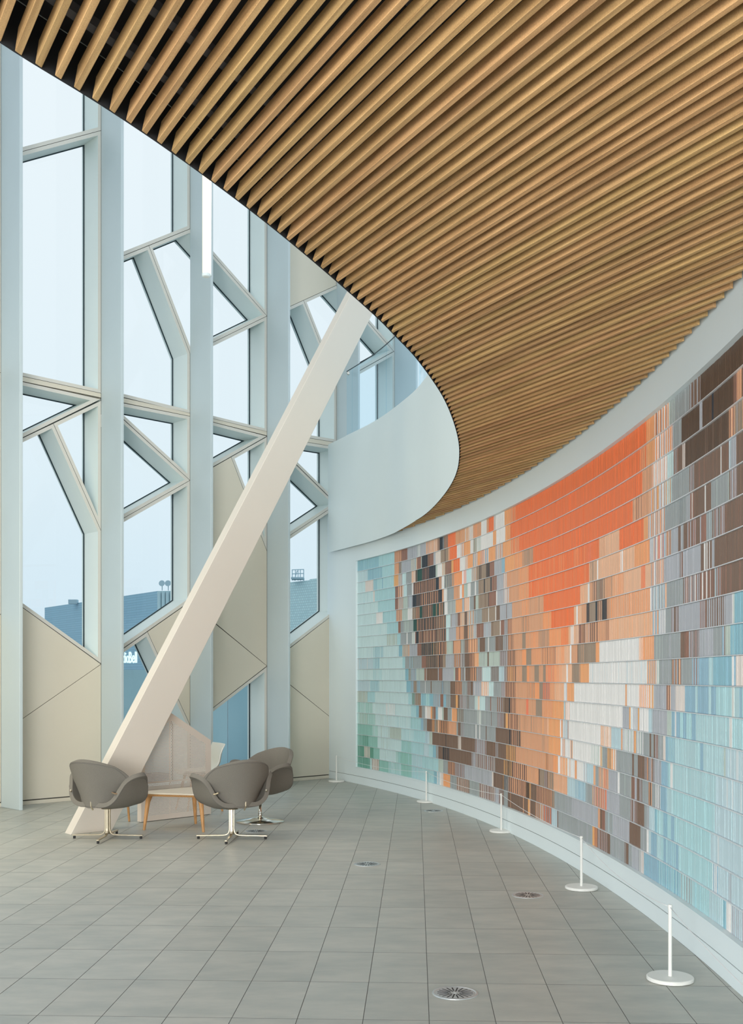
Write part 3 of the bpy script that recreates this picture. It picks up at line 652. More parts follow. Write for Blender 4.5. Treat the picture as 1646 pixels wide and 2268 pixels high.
# trim: polygon = curve (front to far) then wall (far to near)
far = [p for p in region if WX(p.y)-p.x > .05 or p.y < 13]
regpoly = far + [w for w in wl if w.y < far[-1].y-.05]
PA = Vector((-.487, .8734)); PN = Vector((.8734, .487))
zs = Z_SLAT; SPC, THK, SH = .0697, .0235, .047
ceiling = empty('ceiling_1', (0.8, 6, zs)); struct(ceiling, 'warm timber slat ceiling curving over the hall')
cinv = -Vector(ceiling.location)
ns = 0
def spans(c):
    xs = []
    n = len(regpoly)
    for i in range(n):
        a = regpoly[i]; b = regpoly[(i+1) % n]; da = a.dot(PN)-c; db = b.dot(PN)-c
        if (da >= 0) != (db >= 0):
            p = a+(b-a)*(da/(da-db)); xs.append(p.dot(PA))
    xs.sort(); return xs
import itertools
c = -1.2
slat_r = random.Random(3)
while c < 7.6:
    xa = spans(c-THK/2); xb = spans(c+THK/2)
    if len(xa) >= 2 and len(xa) == len(xb):
        for k in range(0, len(xa)-1, 2):
            a0, a1, b0, b1 = xa[k], xa[k+1], xb[k], xb[k+1]
            if min(a1-a0, b1-b0) < .06: continue
            lo = max(a0, b0)+.002
            mb = MB(); z = slat_r.uniform(-.0012, .0012); tk = .05 if a1-a0 > .3 else .01
            def P(off, s, zz): q = PN*(c+off)+PA*s; return (q.x+cinv.x, q.y+cinv.y, zz)
            h = THK/2; r = .0018
            bot = [P(-h+r, lo, z), P(h-r, lo, z), P(h-r, b1, z), P(-h+r, a1, z)]
            bo2 = [P(-h, lo, z+r), P(h, lo, z+r), P(h, b1-.001, z+r), P(-h, a1-.001, z+r)]
            top = [P(-h, lo, z+SH), P(h, lo, z+SH), P(h, b1-tk, z+SH), P(-h, a1-tk, z+SH)]
            mb.add(bot+bo2+top, [(0,1,2,3)]+[(i, (i+1) % 4, 4+(i+1) % 4, 4+i) for i in range(4)]+[(4+i, 4+(i+1) % 4, 8+(i+1) % 4, 8+i) for i in range(4)]+[(8,9,10,11)])
            ob = mb.build('slat', 'wood'); ob.parent = ceiling; ns += 1
    c += SPC
# battens that carry the slats
for d, z in ((-.20, .062), (-.42, .06), (-1.1, .06), (-1.8, .06)):
    C = offset_curve(CURVE, d); C2 = offset_curve(CURVE, d-.035); mb = MB(); vs = []
    C = [p for p in C if p.y < 11]; n = len(C); C2 = C2[:n]
    for a, b in zip(C, C2):
        vs += [(a.x, a.y, zs+z), (b.x, b.y, zs+z), (b.x, b.y, zs+z+.03), (a.x, a.y, zs+z+.03)]
    fs = []
    for i in range(n-1):
        for k in range(4): fs.append((i*4+k, i*4+(k+1) % 4, i*4+4+(k+1) % 4, i*4+4+k))
    mb.add(vs, fs); ob = mb.build('batten', 'batten'); ob.parent = ceiling; ob.location = cinv
# upper floor slab with a black underside
full = offset_curve(CURVE, -.01)
fullp = [p for p in full if p.y < 15.9] ; wl2 = [wall_pt(s, -.1) for s in [(-.5)+i*.3 for i in range(int((S_END+.4)/.3))]]
sp = [(p.x, p.y) for p in fullp]+[(w.x, w.y) for w in wl2 if w.y < 15.7]
def cap_poly(mb, pts, z, mi):
    tri = tessellate_polygon([[Vector((x, y, 0)) for x, y in pts]])
    mb.add([(x, y, z) for x, y in pts], [tuple(t) for t in tri], mi)
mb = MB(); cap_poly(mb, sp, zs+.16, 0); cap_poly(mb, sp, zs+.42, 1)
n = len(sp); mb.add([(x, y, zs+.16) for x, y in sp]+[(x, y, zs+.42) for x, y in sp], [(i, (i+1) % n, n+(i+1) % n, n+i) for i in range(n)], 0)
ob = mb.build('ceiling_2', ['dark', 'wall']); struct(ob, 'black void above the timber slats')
# upper hall floor beyond the mural corner
mb = MB(); q = [fac(4.97, 0, .0), fac(9.5, 0, .0), (4.5, 12.0), (2.2, 9.0), (1.95, 5.0), (.9, 12.6)]
q = [(p[0], p[1]) for p in q]
cap = [(-.55,16.75),(fac(9.5,0).x,fac(9.5,0).y),(5.5,12.0),(4.5,4.0),(2.0,4.0),(1.9,9.0),(1.3,12.2),(.55,14.4)]
cap_poly(mb, cap, 3.72, 0); cap_poly(mb, cap, 3.9, 0)
n = len(cap); mb.add([(x, y, 3.72) for x, y in cap]+[(x, y, 3.9) for x, y in cap], [(i, (i+1) % n, n+(i+1) % n, n+i) for i in range(n)], 0)
struct(mb.build('ceiling_3', 'wall'), 'upper floor slab beyond the curved wall')

# bulkhead: the white upstand that follows the edge of the upper floor
BK = CURVE
def sweep(C, d0, d1, z0, z1, mi=0, mb=None, drop=False):
    A = offset_curve(C, d0); B = offset_curve(C, d1); mb = mb or MB(); vs = []
    zf = (lambda y: z0) if not drop else (lambda y: z0-.035*min(1, max(0, (y-13.4)/.9)))
    for a, b in zip(A, B): vs += [(a.x, a.y, zf(a.y)), (b.x, b.y, zf(b.y)), (b.x, b.y, z1), (a.x, a.y, z1)]
    n = len(C); fs = []
    for i in range(n-1):
        for k in range(4): fs.append((i*4+k, i*4+(k+1) % 4, i*4+4+(k+1) % 4, i*4+4+k))
    fs += [(0,1,2,3), (n*4-4, n*4-3, n*4-2, n*4-1)]
    mb.add(vs, fs, mi); return mb
bulk = sweep(BK, 0, -.004, zs+.002, 5.08, drop=True).build('trim_2', 'bulkhead', smooth=False); struct(bulk, 'smooth white curved bulkhead sweeping down to the mural corner')
bulk.data.polygons.foreach_set('use_smooth', [False]*len(bulk.data.polygons))
sweep(BK[:int(len(BK)*.80)], .0003, -.0042, zs-.0003, zs+.002).build('edge_trim', 'dark').parent = bulk
sweep(BK[:int(len(BK)*.80)], -.0042, -.0055, zs+.002, zs+.16).build('inner_lining', 'dark').parent = bulk
# balustrade
bal = empty('glass_balustrade', (.4, 13, 5.08)); tag(bal, 'curved frameless glass balustrade on top of the white bulkhead', 'balustrade')
def cum(C):
    L = [0]
    for i in range(1, len(C)): L.append(L[-1]+(C[i]-C[i-1]).length)
    return L
CL = cum(CURVE); TOT = CL[-1]
def sub(s0, s1, n):
    r = []
    for k in range(n+1):
        s = s0+(s1-s0)*k/n; i = max(j for j in range(len(CL)) if CL[j] <= s+1e-9); i = min(i, len(CL)-2)
        r.append(CURVE[i].lerp(CURVE[i+1], (s-CL[i])/(CL[i+1]-CL[i])))
    return r
def s_at_ratio(px):   # farthest point of the edge seen at that bearing
    k = (px-823)/2410
    for i in range(len(CURVE)-1, 0, -1):
        a = CURVE[i]; b = CURVE[i-1]; fa = a.x-k*a.y; fb_ = b.x-k*b.y
        if (fa <= 0) != (fb_ <= 0): return CL[i]+(CL[i-1]-CL[i])*(fa/(fa-fb_))
    return TOT
cuts = [s_at_ratio(765), s_at_ratio(777), s_at_ratio(852), s_at_ratio(926)]
while cuts[-1] > 1.6: cuts.append(cuts[-1]-1.5)
bi = -Vector(bal.location)
for a, b in zip(cuts[:-1], cuts[1:]):
    C = sub(b+.006, a-.006, 8); ob = sweep(C, -.018, -.030, 5.06, 6.03).build('glass_panel', 'rail_glass'); ob.parent = bal; ob.location = bi
C = sub(cuts[-1], cuts[0], 90); ob = sweep(C, -.017, -.031, 6.03, 6.036).build('edge_strip', 'gasket'); ob.parent = bal; ob.location = bi
C = sub(cuts[-1], cuts[0], 90); ob = sweep(C, -.010, -.040, 5.075, 5.09).build('base_channel', 'bulkhead'); ob.parent = bal; ob.location = bi
p0 = sub(cuts[1]+.06, cuts[0], 1)[0]
mb = MB(); mb.lathe([(.025, 0), (.025, .03), (.018, .036)], 14, mx=Matrix.Translation((p0.x-.01, p0.y-.02, 5.96)) @ Matrix.Rotation(math.pi/2, 4, 'X'))
ob = mb.build('clamp', 'chrome'); ob.parent = bal; ob.location = bi

# round wall light on the bulkhead
s_ = s_at_ratio(1000); a = sub(s_, s_+.01, 1); n_ = offset_curve(a, .035)[0]
gl = empty('round_wall_light', (n_.x, n_.y, 4.43)); tag(gl, 'white round dome light fixed to the curved bulkhead', 'light')
mb = MB(); mb.lathe([(.002, -.095), (.045, -.085), (.075, -.055), (.088, 0), (.078, .05), (.05, .078), (.002, .09)], 24)
child(mb, 'dome', 'globe', gl, smooth=True)
mb = MB(); mb.box(.0, -.03, -.03, .09, .03, .03); child(mb, 'mount', 'bulkhead', gl)

# ------------------------------------------------------------------ leaning strut
SBp = Vector((-2.952, 10.67)); 
st = empty('leaning_column', (SBp.x, SBp.y, 0)); tag(st, 'large white rectangular column leaning diagonally up across the window wall', 'column')
A_ = Vector((-3.042, 10.78))-SBp; B_ = Vector((0, 0)); C_ = FU*.464; D_ = C_+A_
H_ = 12.6; sh = FU*(H_/1.65)
mb = MB(); bot = [B_, C_, D_, A_]
mb.prism([(p.x, p.y, 0) for p in bot], [((p+sh).x, (p+sh).y, H_) for p in bot])
bevel(child(mb, 'column_body', 'strut', st), .004, 1)

# ------------------------------------------------------------------ pendant lamp tube
lp = empty('linear_pendant_lamp', (-1.52, 10.0, 5.24)); tag(lp, 'lit vertical tube lamp hanging in front of the window wall', 'lamp')
mb = MB(); mb.lathe([(.034, .01), (.034, 3.6)], 20); child(mb, 'light_tube', 'lamp', lp, smooth=True)
mb = MB(); mb.lathe([(.030, -.016), (.037, -.010), (.038, .014)], 20); child(mb, 'end_cap', 'bulkhead', lp)
mb = MB(); mb.box(.030, .006, .0, .046, .030, 3.6); child(mb, 'housing', 'bulkhead', lp)
mb = MB(); mb.tube([(0, 0, 3.6), (0, 0, 5.8)], .004, 6); child(mb, 'suspension_cable', 'bolt', lp)
tl = bpy.data.lights.new('pendant_glow', 'POINT'); tl.energy = 22; tl.color = (1, .8, .55); tl.shadow_soft_size = .25
to = bpy.data.objects.new('pendant_glow', tl); to.location = (0.0, -.12, .9); COL.objects.link(to); to.parent = lp

# ------------------------------------------------------------------ tulip armchairs
def squircle(u, v, k=.5): return u*math.sqrt(1-v*v*k), v*math.sqrt(1-u*u*k)
def thick_surface(fn, nu, nv, th, name, matn, parent, smooth=True):
    P = [[fn(-1+2*i/nu, -1+2*j/nv) for i in range(nu+1)] for j in range(nv+1)]
    mb = MB(); vs = [p for r in P for p in r]
    mb.add(vs, [(j*(nu+1)+i, j*(nu+1)+i+1, (j+1)*(nu+1)+i+1, (j+1)*(nu+1)+i) for j in range(nv) for i in range(nu)])
    o = mb.build(name, matn, None, smooth, fixn=False); o.parent = parent
    sd = o.modifiers.new('thickness', 'SOLIDIFY'); sd.thickness = th; sd.offset = 0
    bv = o.modifiers.new('round', 'BEVEL'); bv.width = th*.42; bv.segments = 3; bv.limit_method = 'ANGLE'; bv.angle_limit = math.radians(60)
    return o
def arc_profile(s):
    """seat and arms bent from one sheet: flat middle, sides curling up and flaring out"""
    x = z = 0.; n = 24; L = abs(s)
    for k in range(n):
        q = (k+.5)/n*L
        if q < .12: a = 0
        elif q < .32: a = math.radians(70)*((q-.12)/.20)
        elif q < .42: a = math.radians(70)
        else: a = math.radians(70-45*((q-.42)/.15))
        x += math.cos(a)*L/n; z += math.sin(a)*L/n
    return math.copysign(x, s), z
def make_tulip(base):
    root = empty('lounge_armchair')
    def seat(u, v):
        a, b = squircle(u, v, .52); s = a*.57; x, z = arc_profile(s)
        y = b*.275+.03 - .02*abs(a)
        if b < 0: z += .035*(-b)**2
        else: z += .02*b*b
        return (x, y, .315+z*1.02)
    so = thick_surface(seat, 28, 18, .042, 'seat_shell', 'uphol', root)
    def edge_line(fn, off, name, par):
        pts = []
        N = 72
        for k in range(N+1):
            th = 2*math.pi*k/N; c, s = math.cos(th), math.sin(th); m_ = max(abs(c), abs(s)); pts.append(fn(c/m_*off, s/m_*off))
        mb = MB(); 
        return pts
    def back(u, v):
        a, b = squircle(u, v, .55 if v < 0 else .45)
        w = .255+.095*(1/(1+math.exp(-4.5*(b+.2)))); x = a*w
        z = .548+b*.228 - .015*a*a*(b > 0)
        y = -.235-.10*(b+1)*.5-.03*(b+1)**2*.25 + (.25*a*a)
        return (x, y, z)
    bo = thick_surface(back, 22, 20, .042, 'back_shell', 'uphol', root)
    # seam lines
    for fn, nrm, nm, par in ((back, -.023, 'seam', bo), (seat, -.0225, 'seam', so)):
        pts = []
        for k in range(81):
            th = 2*math.pi*k/80; c, s = math.cos(th), math.sin(th); m_ = max(abs(c), abs(s)); f = .93
            u, v = c/m_*f, s/m_*f; p = Vector(fn(u, v)); e = 1e-3
            n = (Vector(fn(u+e, v))-Vector(fn(u-e, v))).cross(Vector(fn(u, v+e))-Vector(fn(u, v-e))).normalized()
            if fn is back: n = n if n.y < 0 else -n
            else: n = n if n.z < 0 else -n
            pts.append(p+n*.0215)
        mb = MB(); mb.tube(pts, .0022, 5); o = mb.build(nm, 'piping'); o.parent = par
    # metal clips joining back and seat
    for sx in (-1, 1):
        mb = MB(); mb.tube([(sx*.245, -.24, .475), (sx*.262, -.215, .462), (sx*.285, -.175, .455)], .008, 8); o = child(mb, 'clip', 'chrome_dull', root)
    mb = MB(); mb.tube([(0.02, -.262, .40), (0.02, -.262, .34), (0.02, -.235, .30)], .008, 8); child(mb, 'clip', 'chrome_dull', root)
    mb = MB(); mb.lathe([(.06, .286), (.055, .298)], 16); child(mb, 'mounting_plate', 'chrome_dull', root)
    if base == 'star':
        for k in range(4):
            a = k*math.pi/2; ca, sa = math.cos(a), math.sin(a); path = [(.021, .295), (.021, .10), (.025, .075), (.036, .052), (.06, .040), (.10, .036), (.34, .032)]
            mb = MB(); vs = []; n = len(path)
            for i, (r, z) in enumerate(path):
                p = Vector(path[max(i-1, 0)]); q = Vector(path[min(i+1, n-1)]); d = (q-p).normalized(); nx = Vector((-d.y, d.x))
                for sgn, wd in ((1, -1), (1, 1), (-1, 1), (-1, -1)):
                    rr_ = r+nx.x*.006*sgn; zz = z+nx.y*.006*sgn; w = .013*wd
                    vs.append((rr_*ca-w*sa, rr_*sa+w*ca, zz))
            fs = [(i*4+k2, i*4+(k2+1) % 4, i*4+4+(k2+1) % 4, i*4+4+k2) for i in range(n-1) for k2 in range(4)]+[(0,1,2,3), (n*4-4, n*4-3, n*4-2, n*4-1)]
            mb.add(vs, fs); lg = bevel(child(mb, 'leg', 'chrome_dull', root), .002, 1)
            mb = MB(); mb.lathe([(.012, 0), (.013, .014), (.011, .027)], 12, cx=.322*ca, cy=.322*sa)
            o = mb.build('glide', 'rubber'); o.parent = lg
    else:
        mb = MB(); mb.lathe([(.255, .0), (.258, .008), (.250, .014), (.12, .036), (.03, .055), (.024, .06)], 48); child(mb, 'disc_base', 'chrome', root, smooth=True)
        mb = MB(); mb.lathe([(.021, .055), (.021, .12), (.017, .125), (.017, .29)], 20); child(mb, 'stem', 'chrome', root, smooth=True)
    return root
def place(root, x, y, rz): root.location = (x, y, 0); root.rotation_euler = (0, 0, rz); return root
ch = make_tulip('star')
G_CH = 'grey upholstered armchairs around the low table'
place(ch, -2.53, 10.43, math.radians(-26))
tag(ch, 'grey armchair left of the low table, back to the camera, on a four-legged base', 'chair', G_CH)
ch2 = copy_tree(ch); place(ch2, -1.335, 10.40, math.radians(32))
tag(ch2, 'grey armchair right of the low table, back to the camera, on a four-legged base', 'chair', G_CH)
ch3 = make_tulip('disc'); place(ch3, -1.19, 11.63, math.radians(140))
tag(ch3, 'grey upholstered armchair on a round chrome disc base, behind the right armchair', 'chair', G_CH)
# the star bases stand square to the room while the shells swivel
for c_, rz in ((ch, 26), (ch2, -32)):
    for o in c_.children:
        if o.name.startswith('leg'):
            o.rotation_euler = (0, 0, math.radians(rz-2+(math.degrees(o.rotation_euler.z))))

# ------------------------------------------------------------------ low table
tb = empty('low_table', (-1.944, 11.113, 0), math.radians(-14)); tag(tb, 'low three-legged oak table with a pale rounded top between the armchairs', 'table')
LEGA = [math.radians(a) for a in (-30, 90, 210)]
def tri_top(r0, z):
    r = []
    for a in LEGA:
        cx, cy = math.cos(a)*.23, math.sin(a)*.23
        for k in range(-8, 9):
            an = a+math.radians(k*7.4); r.append((cx+math.cos(an)*(.145+r0), cy+math.sin(an)*(.145+r0), z))
    return r
mb = MB(); mb.prism(tri_top(.0, .371), tri_top(.0, .385)); bevel(child(mb, 'table_top', 'table_top', tb), .003, 2)
mb = MB(); mb.prism(tri_top(-.016, .350), tri_top(-.002, .3708)); child(mb, 'oak_edge', 'oak', tb)
for a in LEGA:
    b_ = []; t_ = []; m_ = []
    for k in range(12):
        q = 2*math.pi*k/12; ca, sa = math.cos(q), math.sin(q)
        b_.append((math.cos(a)*.372+.013*ca, math.sin(a)*.372+.013*sa, 0)); m_.append((math.cos(a)*.335+.024*ca, math.sin(a)*.335+.024*sa, .28)); t_.append((math.cos(a)*.318+.036*ca, math.sin(a)*.318+.036*sa, .35))
    mb = MB(); mb.prism(b_, m_, caps=False); mb.prism(m_, t_, caps=False); mb.add(b_, [tuple(range(12))]); mb.add(t_, [tuple(range(12))]); child(mb, 'leg', 'oak', tb, smooth=False)

# ------------------------------------------------------------------ white shell chairs
def make_shell():
    root = empty('shell_chair')
    def shell(u, v):
        # v -1 front of seat .. 1 top of back
        L = (v+1)/2
        if L < .42: q = L/.42; y = .21-.36*q; z = .43-.015*math.sin(q*math.pi); a = 0
        else:
            q = (L-.42)/.58; an = math.radians(80); y = -.15-.11*math.sin(min(q*2.2, 1)*math.pi/2)*.8-.05*q; z = .43+.345*q**1.15
        w = (.215-.03*max(0, L-.35)) if L < .85 else (.20+.0*(L-.85)); w = .205+.02*math.cos(L*5)
        x = u*w; dish = .05*u*u*(1 if L < .9 else 1-(L-.9)*3)
        if L < .42: z += dish
        else: y += dish*1.2*(1 if L < .8 else 1-(L-.8)*2); z += dish*(.6-(L-.42)) if L < 1 else 0
        return (x, y, z)
    thick_surface(shell, 14, 24, .012, 'shell', 'shell', root)
    for sx in (-1, 1):
        for sy in (-1, 1):
            mb = MB(); mb.tube([(sx*.13, sy*.12-.02, .43), (sx*.21, sy*.21-.02, 0)], [.017, .011], 10); child(mb, 'leg', 'oak', root)
    mb = MB(); mb.box(-.15, -.15, .400, .15, .11, .425); child(mb, 'seat_frame', 'oak', root)
    return root
sc1 = make_shell(); place(sc1, -2.76, 11.88, math.radians(168))
G_SH = 'white shell chairs with wooden legs behind the screen'
tag(sc1, 'white shell chair mostly hidden behind the foot of the leaning column', 'chair', G_SH)
sc2 = copy_tree(sc1); place(sc2, -2.02, 12.62, math.radians(118))
tag(sc2, 'white shell chair peeking out at the right of the perforated screen', 'chair', G_SH)

# ------------------------------------------------------------------ perforated screen around the strut foot
SA_ = Vector((-2.448, 11.565)); SB_ = Vector((-1.807, 12.25)); SU = (SB_-SA_).normalized(); SN = Vector((SU.y, -SU.x)); SL = (SB_-SA_).length
sr = empty('perforated_screen', ((SA_.x+SB_.x)/2, (SA_.y+SB_.y)/2, 0)); tag(sr, 'beige perforated metal screen with a peaked top standing under the leaning column', 'screen')
def sp_(s, z, off): p = SA_+SU*s+SN*off-Vector((sr.location.x, sr.location.y)); return (p.x, p.y, z)
PK = .375; ZT = 1.165; ZR = .835; ZL = .80
def top_z(s): return ZL+(ZT-ZL)*s/PK if s < PK else ZT+(ZR-ZT)*(s-PK)/(SL-PK)
def perf(off, name):
    mb = MB(); p = .0165; r = .0050; row = 0; z = .045
    BZ = .045
    # solid rims
    rim = .075
    def quad(a, b, c, d): mb.add([sp_(*q, off) for q in (a, b, c, d)], [(0,1,2,3)])
    while z+p < ZT:
        ncol = int(SL/p)+1
        for i in range(ncol):
            s0 = i*p; s1 = min(SL, s0+p); sc_ = (s0+s1)/2
            z1 = z+p
            tz0, tz1 = top_z(s0), top_z(s1)
            if z >= max(tz0, tz1): continue
            ztl, ztr = min(z1, tz0), min(z1, tz1)
            solid = s0 < .035 or s1 > SL-.072 or z1 > top_z(sc_)-rim or z < .06 or s1-s0 < p*.99 or (abs(sc_-PK) < .006) or (abs(z-.405) < .012)
            # staggered holes: half the rows shift by leaving a solid half cell
            if solid:
                if ztl <= z and ztr <= z: continue
                quad((s0, z), (s1, z), (s1, max(z, ztr)), (s0, max(z, ztl)))
            else:
                cz = z+p/2; cs = sc_+(.25*p if row % 2 else -.25*p); hx = []
                for k in range(8):
                    a = math.pi/8+k*math.pi/4; hx.append((cs+r*math.cos(a)*.8, cz+r*math.sin(a)))
                out_ = [(s1, z+p*.7), (s1, z1), (s0, z1), (s0, z+p*.7), (s0, z+p*.3), (s0, z), (s1, z), (s1, z+p*.3)]
                order = [(s1, cz+p*.25), (s1, z1), (s0, z1), (s0, cz+p*.25), (s0, cz-p*.25), (s0, z), (s1, z), (s1, cz-p*.25)]
                vs = [sp_(*q, off) for q in hx]+[sp_(*q, off) for q in order]
                mb.add(vs, [(k, (k+1) % 8, 8+(k+1) % 8, 8+k) for k in range(8)])
        z += p; row += 1
    # bottom rim
    quad((0, .006), (SL, .006), (SL, BZ), (0, BZ))
    return child(mb, name, 'screen', sr)
perf(.0, 'perforated_sheet')
mb = MB()
for a, b in (((0, .006), (0, ZL)), ((0, ZL), (PK, ZT)), ((PK, ZT), (SL, ZR)), ((SL, ZR), (SL, .006)), ((SL, .006), (0, .006))):
    mb.add([sp_(a[0], a[1], 0), sp_(b[0], b[1], 0), sp_(b[0], b[1], -.07), sp_(a[0], a[1], -.07)], [(0,1,2,3)])
child(mb, 'edge_fold', 'screen', sr)
for s in (.05, SL-.05):
    mb = MB(); p = sp_(s, 0, -.035); mb.lathe([(.012, 0), (.012, .02)], 10, cx=p[0], cy=p[1]); child(mb, 'foot', 'rubber', sr)

# ------------------------------------------------------------------ floor vents
def make_vent():
    v = empty('floor_vent')
    mb = MB(); mb.lathe([(.113, .0002), (.112, .003), (.104, .004), (.100, .002)], 48); child(mb, 'rim', 'vent', v)
    mb = MB(); mb.lathe([(.099, .0002), (.099, .0026)], 48); child(mb, 'plate', 'vent', v)
    for k in range(20):
        a = 2*math.pi*k/20; r0 = .022 if k % 2 == 0 else .034
        mb = MB(); R = Matrix.Rotation(a, 4, 'Z'); mb.box(r0, -.0032, .0015, .088, .0032, .0031, 0, R); child(mb, 'slot', 'vent_dark', v)
    mb = MB(); mb.lathe([(.010, .002), (.009, .0042)], 12); child(mb, 'centre_boss', 'vent', v)
    return v
vents = [(.4094, 5.329, 'nearest round floor vent, at the bottom of the photo'), (1.108, 7.718, 'round floor vent between the nearest two rope posts and the middle of the floor'),
         (-.0373, 9.001, 'round floor vent right of the armchairs, in the middle of the floor'), (.715, 12.578, 'farthest round floor vent, in front of the second rope post from the corner'),
         (-1.160, 10.922, 'round floor vent beneath the disc-based armchair')]
v0 = None
for x, y, lab in vents:
    v = make_vent() if v0 is None else copy_tree(v0); v0 = v0 or v
    v.location = (x, y, 0); v.rotation_euler = (0, 0, random.uniform(0, .3)); tag(v, lab, 'vent', 'round floor vents')

# ------------------------------------------------------------------ rope barrier
posts = [(-.517, 16.05, 'farthest white rope post, in the corner by the window wall'), (.677, 13.44, 'second white rope post from the corner'),
         (1.296, 10.86, 'third white rope post from the corner, in the middle of the row'), (1.534, 7.95, 'fourth white rope post from the corner, second nearest'),
         (1.526, 5.56, 'nearest white rope post, at the lower right'), (1.42, 2.9, 'white rope post just past the lower right of the photo')]
def make_post():
    p = empty('barrier_post')
    mb = MB(); mb.lathe([(.113, .001), (.118, .004), (.118, .018), (.114, .0215), (.02, .022)], 48); child(mb, 'base', 'stand', p)
    mb = MB(); mb.lathe([(.104, -.0005), (.104, .0015)], 32); child(mb, 'base_pad', 'rubber', p)
    mb = MB(); mb.lathe([(.0095, .02), (.0095, .372), (.0085, .378)], 20); child(mb, 'pole', 'stand', p)
    mb = MB(); mb.lathe([(.0112, .366), (.0112, .382), (.009, .386)], 20); child(mb, 'cap', 'stand', p)
    return p
pp = None; pobs = []
for x, y, lab in posts:
    q = make_post() if pp is None else copy_tree(pp); pp = pp or q
    q.location = (x, y, 0); tag(q, lab, 'barrier post', 'low white rope posts along the mural'); pobs.append(q)
for k in range(5):
    a = Vector(posts[k][:2]); b = Vector(posts[k+1][:2]); sag = (.045, .04, .03, .06, .05)[k]
    mb = MB(); mb.tube([((a+(b-a)*t_).x, (a+(b-a)*t_).y, .373-4*sag*t_*(1-t_)) for t_ in [i/16*(1-.0115/(b-a).length) for i in range(17)]], .0022, 6)
    co_ = mb.build('cord', 'rope', smooth=True); co_.parent = pobs[k]; co_.location = (-posts[k][0], -posts[k][1], 0)

# ------------------------------------------------------------------ outside
mb = MB(); gp = [Vector((-260, -60)), Vector((260, -60)), Vector((260, 320)), Vector((-260, 320))]; gp = poly_clip(gp, FP-FN*.42, -FN)
mb.prism([(p.x, p.y, -.8) for p in gp], [(p.x, p.y, -.25) for p in gp])
struct(mb.build('ground', 'asphalt'), 'street outside the windows')
def uvbox(name, P0, P1, depth, z0, z1, m, parent):
    d = (P1-P0).normalized(); nn = Vector((-d.y, d.x)); 
    if nn.y < 0: nn = -nn
    Q = [P0, P1, P1+nn*depth, P0+nn*depth]; me = bpy.data.meshes.new(name)
    vs = [(q.x, q.y, z0) for q in Q]+[(q.x, q.y, z1) for q in Q]
    fs = [(0,1,5,4),(1,2,6,5),(2,3,7,6),(3,0,4,7),(4,5,6,7)]
    me.from_pydata(vs, [], fs); me.materials.append(M[m]); uv = me.uv_layers.new(name='UVMap'); L = (P1-P0).length
    for p in me.polygons:
        for li in p.loop_indices:
            vi = me.loops[li].vertex_index; co = Vector(vs[vi][:2])-P0
            u = co.dot(d) if p.index in (0, 2, 4) else co.dot(nn); uv.data[li].uv = (u, vs[vi][2])
    ob = bpy.data.objects.new(name, me); COL.objects.link(ob); ob.parent = parent; return ob
# far music-centre block: roofline rises to the right
YA = 2410*12/153.; A1 = Vector(((99-823)/2410*YA, YA)); YB = 2410*12/190.; B1 = Vector(((349-823)/2410*YB, YB))
bd = empty('far_building', (0, 0, -.25)); 
o = uvbox('tiled_wall', A1, B1, 30, 0, 13.8, 'clad_far', bd)
YC = 2410*12/191.; C1 = Vector(((432-823)/2410*YC, YC))
o = uvbox('ribbed_wall', B1, C1, 30, 0, 13.8, 'clad_near', bd)
tag(bd, 'blue-grey tiled building with a lit sign, seen through the left windows', 'building')
for k in range(9):
    q = B1.lerp(C1, (k+.5)/9); mb = MB(); mb.lathe([(.28, 0), (.28, 13.7)], 10, cx=q.x, cy=q.y-.2); child(mb, 'rib', 'cyl', bd, smooth=True)
def on_roof(px): k = (px-823)/2410; return Vector((k*150, 150))
for px in (359, 372.5):
    q = on_roof(px); mb = MB(); z = 13.9
    mb.lathe([(.04, 0), (.26, .05), (.42, .18)], 16, mx=Matrix.Translation((q.x, q.y, z+.75)) @ Matrix.Rotation(math.radians(80), 4, 'X'), close=True)
    d_ = child(mb, 'dish', 'roof_gear', bd); mb = MB(); mb.tube([(q.x, q.y+.1, z-.2), (q.x, q.y+.1, z+.8)], .06, 6); o2 = mb.build('mast', 'roof_gear'); o2.parent = d_
q = on_roof(383.5); mb = MB(); mb.lathe([(.22, 13.7), (.22, 15.2), (.15, 15.4)], 12, cx=q.x, cy=q.y); child(mb, 'flue', 'roof_gear', bd)
q = Vector((-53, 172)); k = (158-823)/2410; yy = 176; mb = MB(); mb.box(k*yy-.5, yy, 13.6, k*yy+.9, yy+1, 14.3); child(mb, 'plant_box', 'roof_gear', bd)
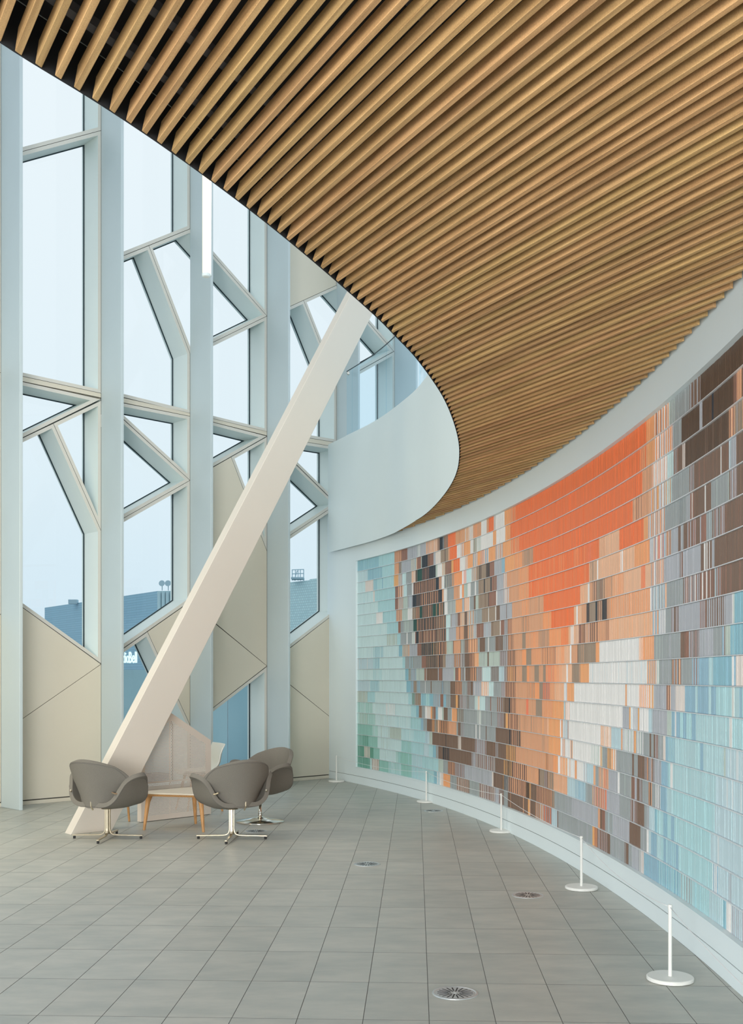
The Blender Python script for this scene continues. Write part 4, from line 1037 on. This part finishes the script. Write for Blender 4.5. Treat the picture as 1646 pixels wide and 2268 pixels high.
# sign letters
dirw = (B1-A1).normalized()
def wall_hit(px):
    k = (px-823)/2410; s = (k*A1.y-A1.x)/(dirw.x-k*dirw.y); return A1+dirw*s
sg0 = wall_hit(304.5); sg = empty('sign', (sg0.x, sg0.y-.05, 1.80)); sg.parent = bd; sg['label'] = 'lit white lettering on the wall'
M['sign'] = emit('sign_lit', (.72, .95, .95), 1.0)
letter_h = 25.5/2410*sg0.y
for body, x_off, wsc, bold in (('Studio', -1, .62, 0.), ('Bell', 0, .62, .035)):
    cu = bpy.data.curves.new('letters', 'FONT'); cu.body = body; cu.size = letter_h*1.38; cu.extrude = .05; cu.offset = bold; cu.align_x = 'RIGHT'
    ob = bpy.data.objects.new('letters', cu); COL.objects.link(ob); cu.materials.append(M['sign'])
    bpy.context.view_layer.update(); dg = bpy.context.evaluated_depsgraph_get(); me = bpy.data.meshes.new_from_object(ob.evaluated_get(dg))
    bpy.data.objects.remove(ob); o2 = bpy.data.objects.new('letters', me); COL.objects.link(o2); o2.parent = sg
    o2.rotation_euler = (math.pi/2, 0, math.atan2(dirw.y, dirw.x)); xs_ = [v.co.x for v in me.vertices]
    wd = max(xs_)-min(xs_)
    if body == 'Bell':
        # the word spans 17 px of the photo
        p_l = wall_hit(286.5); need = (sg0-p_l).length; sx = need/wd; o2.scale = (sx, 1, 1); o2.location = (0, 0, .31*0+ (1.55+(1499-1467.5)/2410*sg0.y)-1.55)
    else:
        p_l = wall_hit(286.0); off = (sg0-p_l).length; need = (wall_hit(286)-wall_hit(260)).length; sx = need/wd
        o2.scale = (sx, 1, 1); o2.location = (-dirw.x*off, -dirw.y*off, (1499-1467.5)/2410*sg0.y)
# nearer shingled building seen in the right-hand bays
b2 = empty('shingled_building', (0, 0, -.25)); tag(b2, 'pale teal shingled building with a roof rail, seen through the window nearest the mural', 'building')
Y2 = 112.
E1 = Vector(((520-823)/2410*(Y2+10), Y2+10)); E2 = Vector(((686-823)/2410*Y2, Y2)); E3 = Vector(((760-823)/2410*(Y2-4), Y2-4))
zr = 1.8+214/2410*Y2
uvbox('shingled_wall', E1, E2, 25, 0, zr, 'clad_near', b2); uvbox('shingled_wall', E2, E3, 25, 0, zr+.1, 'clad_near', b2)
mb = MB(); 
def bar(x0, z0, x1, z1, r=.045): mb.tube([((x0-823)/2410*Y2, Y2+1, 1.8+(1499-z0)/2410*Y2), ((x1-823)/2410*Y2, Y2+1, 1.8+(1499-z1)/2410*Y2)], r, 5)
for a in ((646,1260,646,1284), (653,1259,653,1284), (659,1258.5,659,1284), (664,1259,664,1284), (671.5,1259,671.5,1286), (645,1260,672,1259), (645,1269,672,1268), (650,1284,657,1262)): bar(*a)
mb.box((644-823)/2410*Y2, Y2+.5, 1.8+(1499-1281)/2410*Y2, (672-823)/2410*Y2, Y2+2, 1.8+(1499-1277)/2410*Y2)
child(mb, 'roof_rail', 'roof_gear', b2)
gsn = empty('street_screen', (-5, 20.5, -.25)); tag(gsn, 'low pale blue glazed wall in the street, seen through the lowest windows', 'wall')
sr_ = random.Random(5); M['blue1'] = mat('blue_glazing', (.44,.68,.76), .3, noise=.06, nscale=.8); M['blue2'] = mat('blue_glazing_light', (.55,.78,.84), .3, noise=.06, nscale=.8); M['blue3'] = mat('blue_glazing_deep', (.38,.63,.73), .3)
x = -7.2
k = 0
while x < -1.2:
    w = sr_.choice((.35, .5, .7)); mb = MB(); mb.box(x+5, -.02, 0, x+w-.012+5, .04, 1.93); child(mb, 'glazed_panel', ('blue1', 'blue2', 'blue1', 'blue3')[k % 4], gsn); x += w; k += 1
print('slats', ns, 'windows', wn[0])
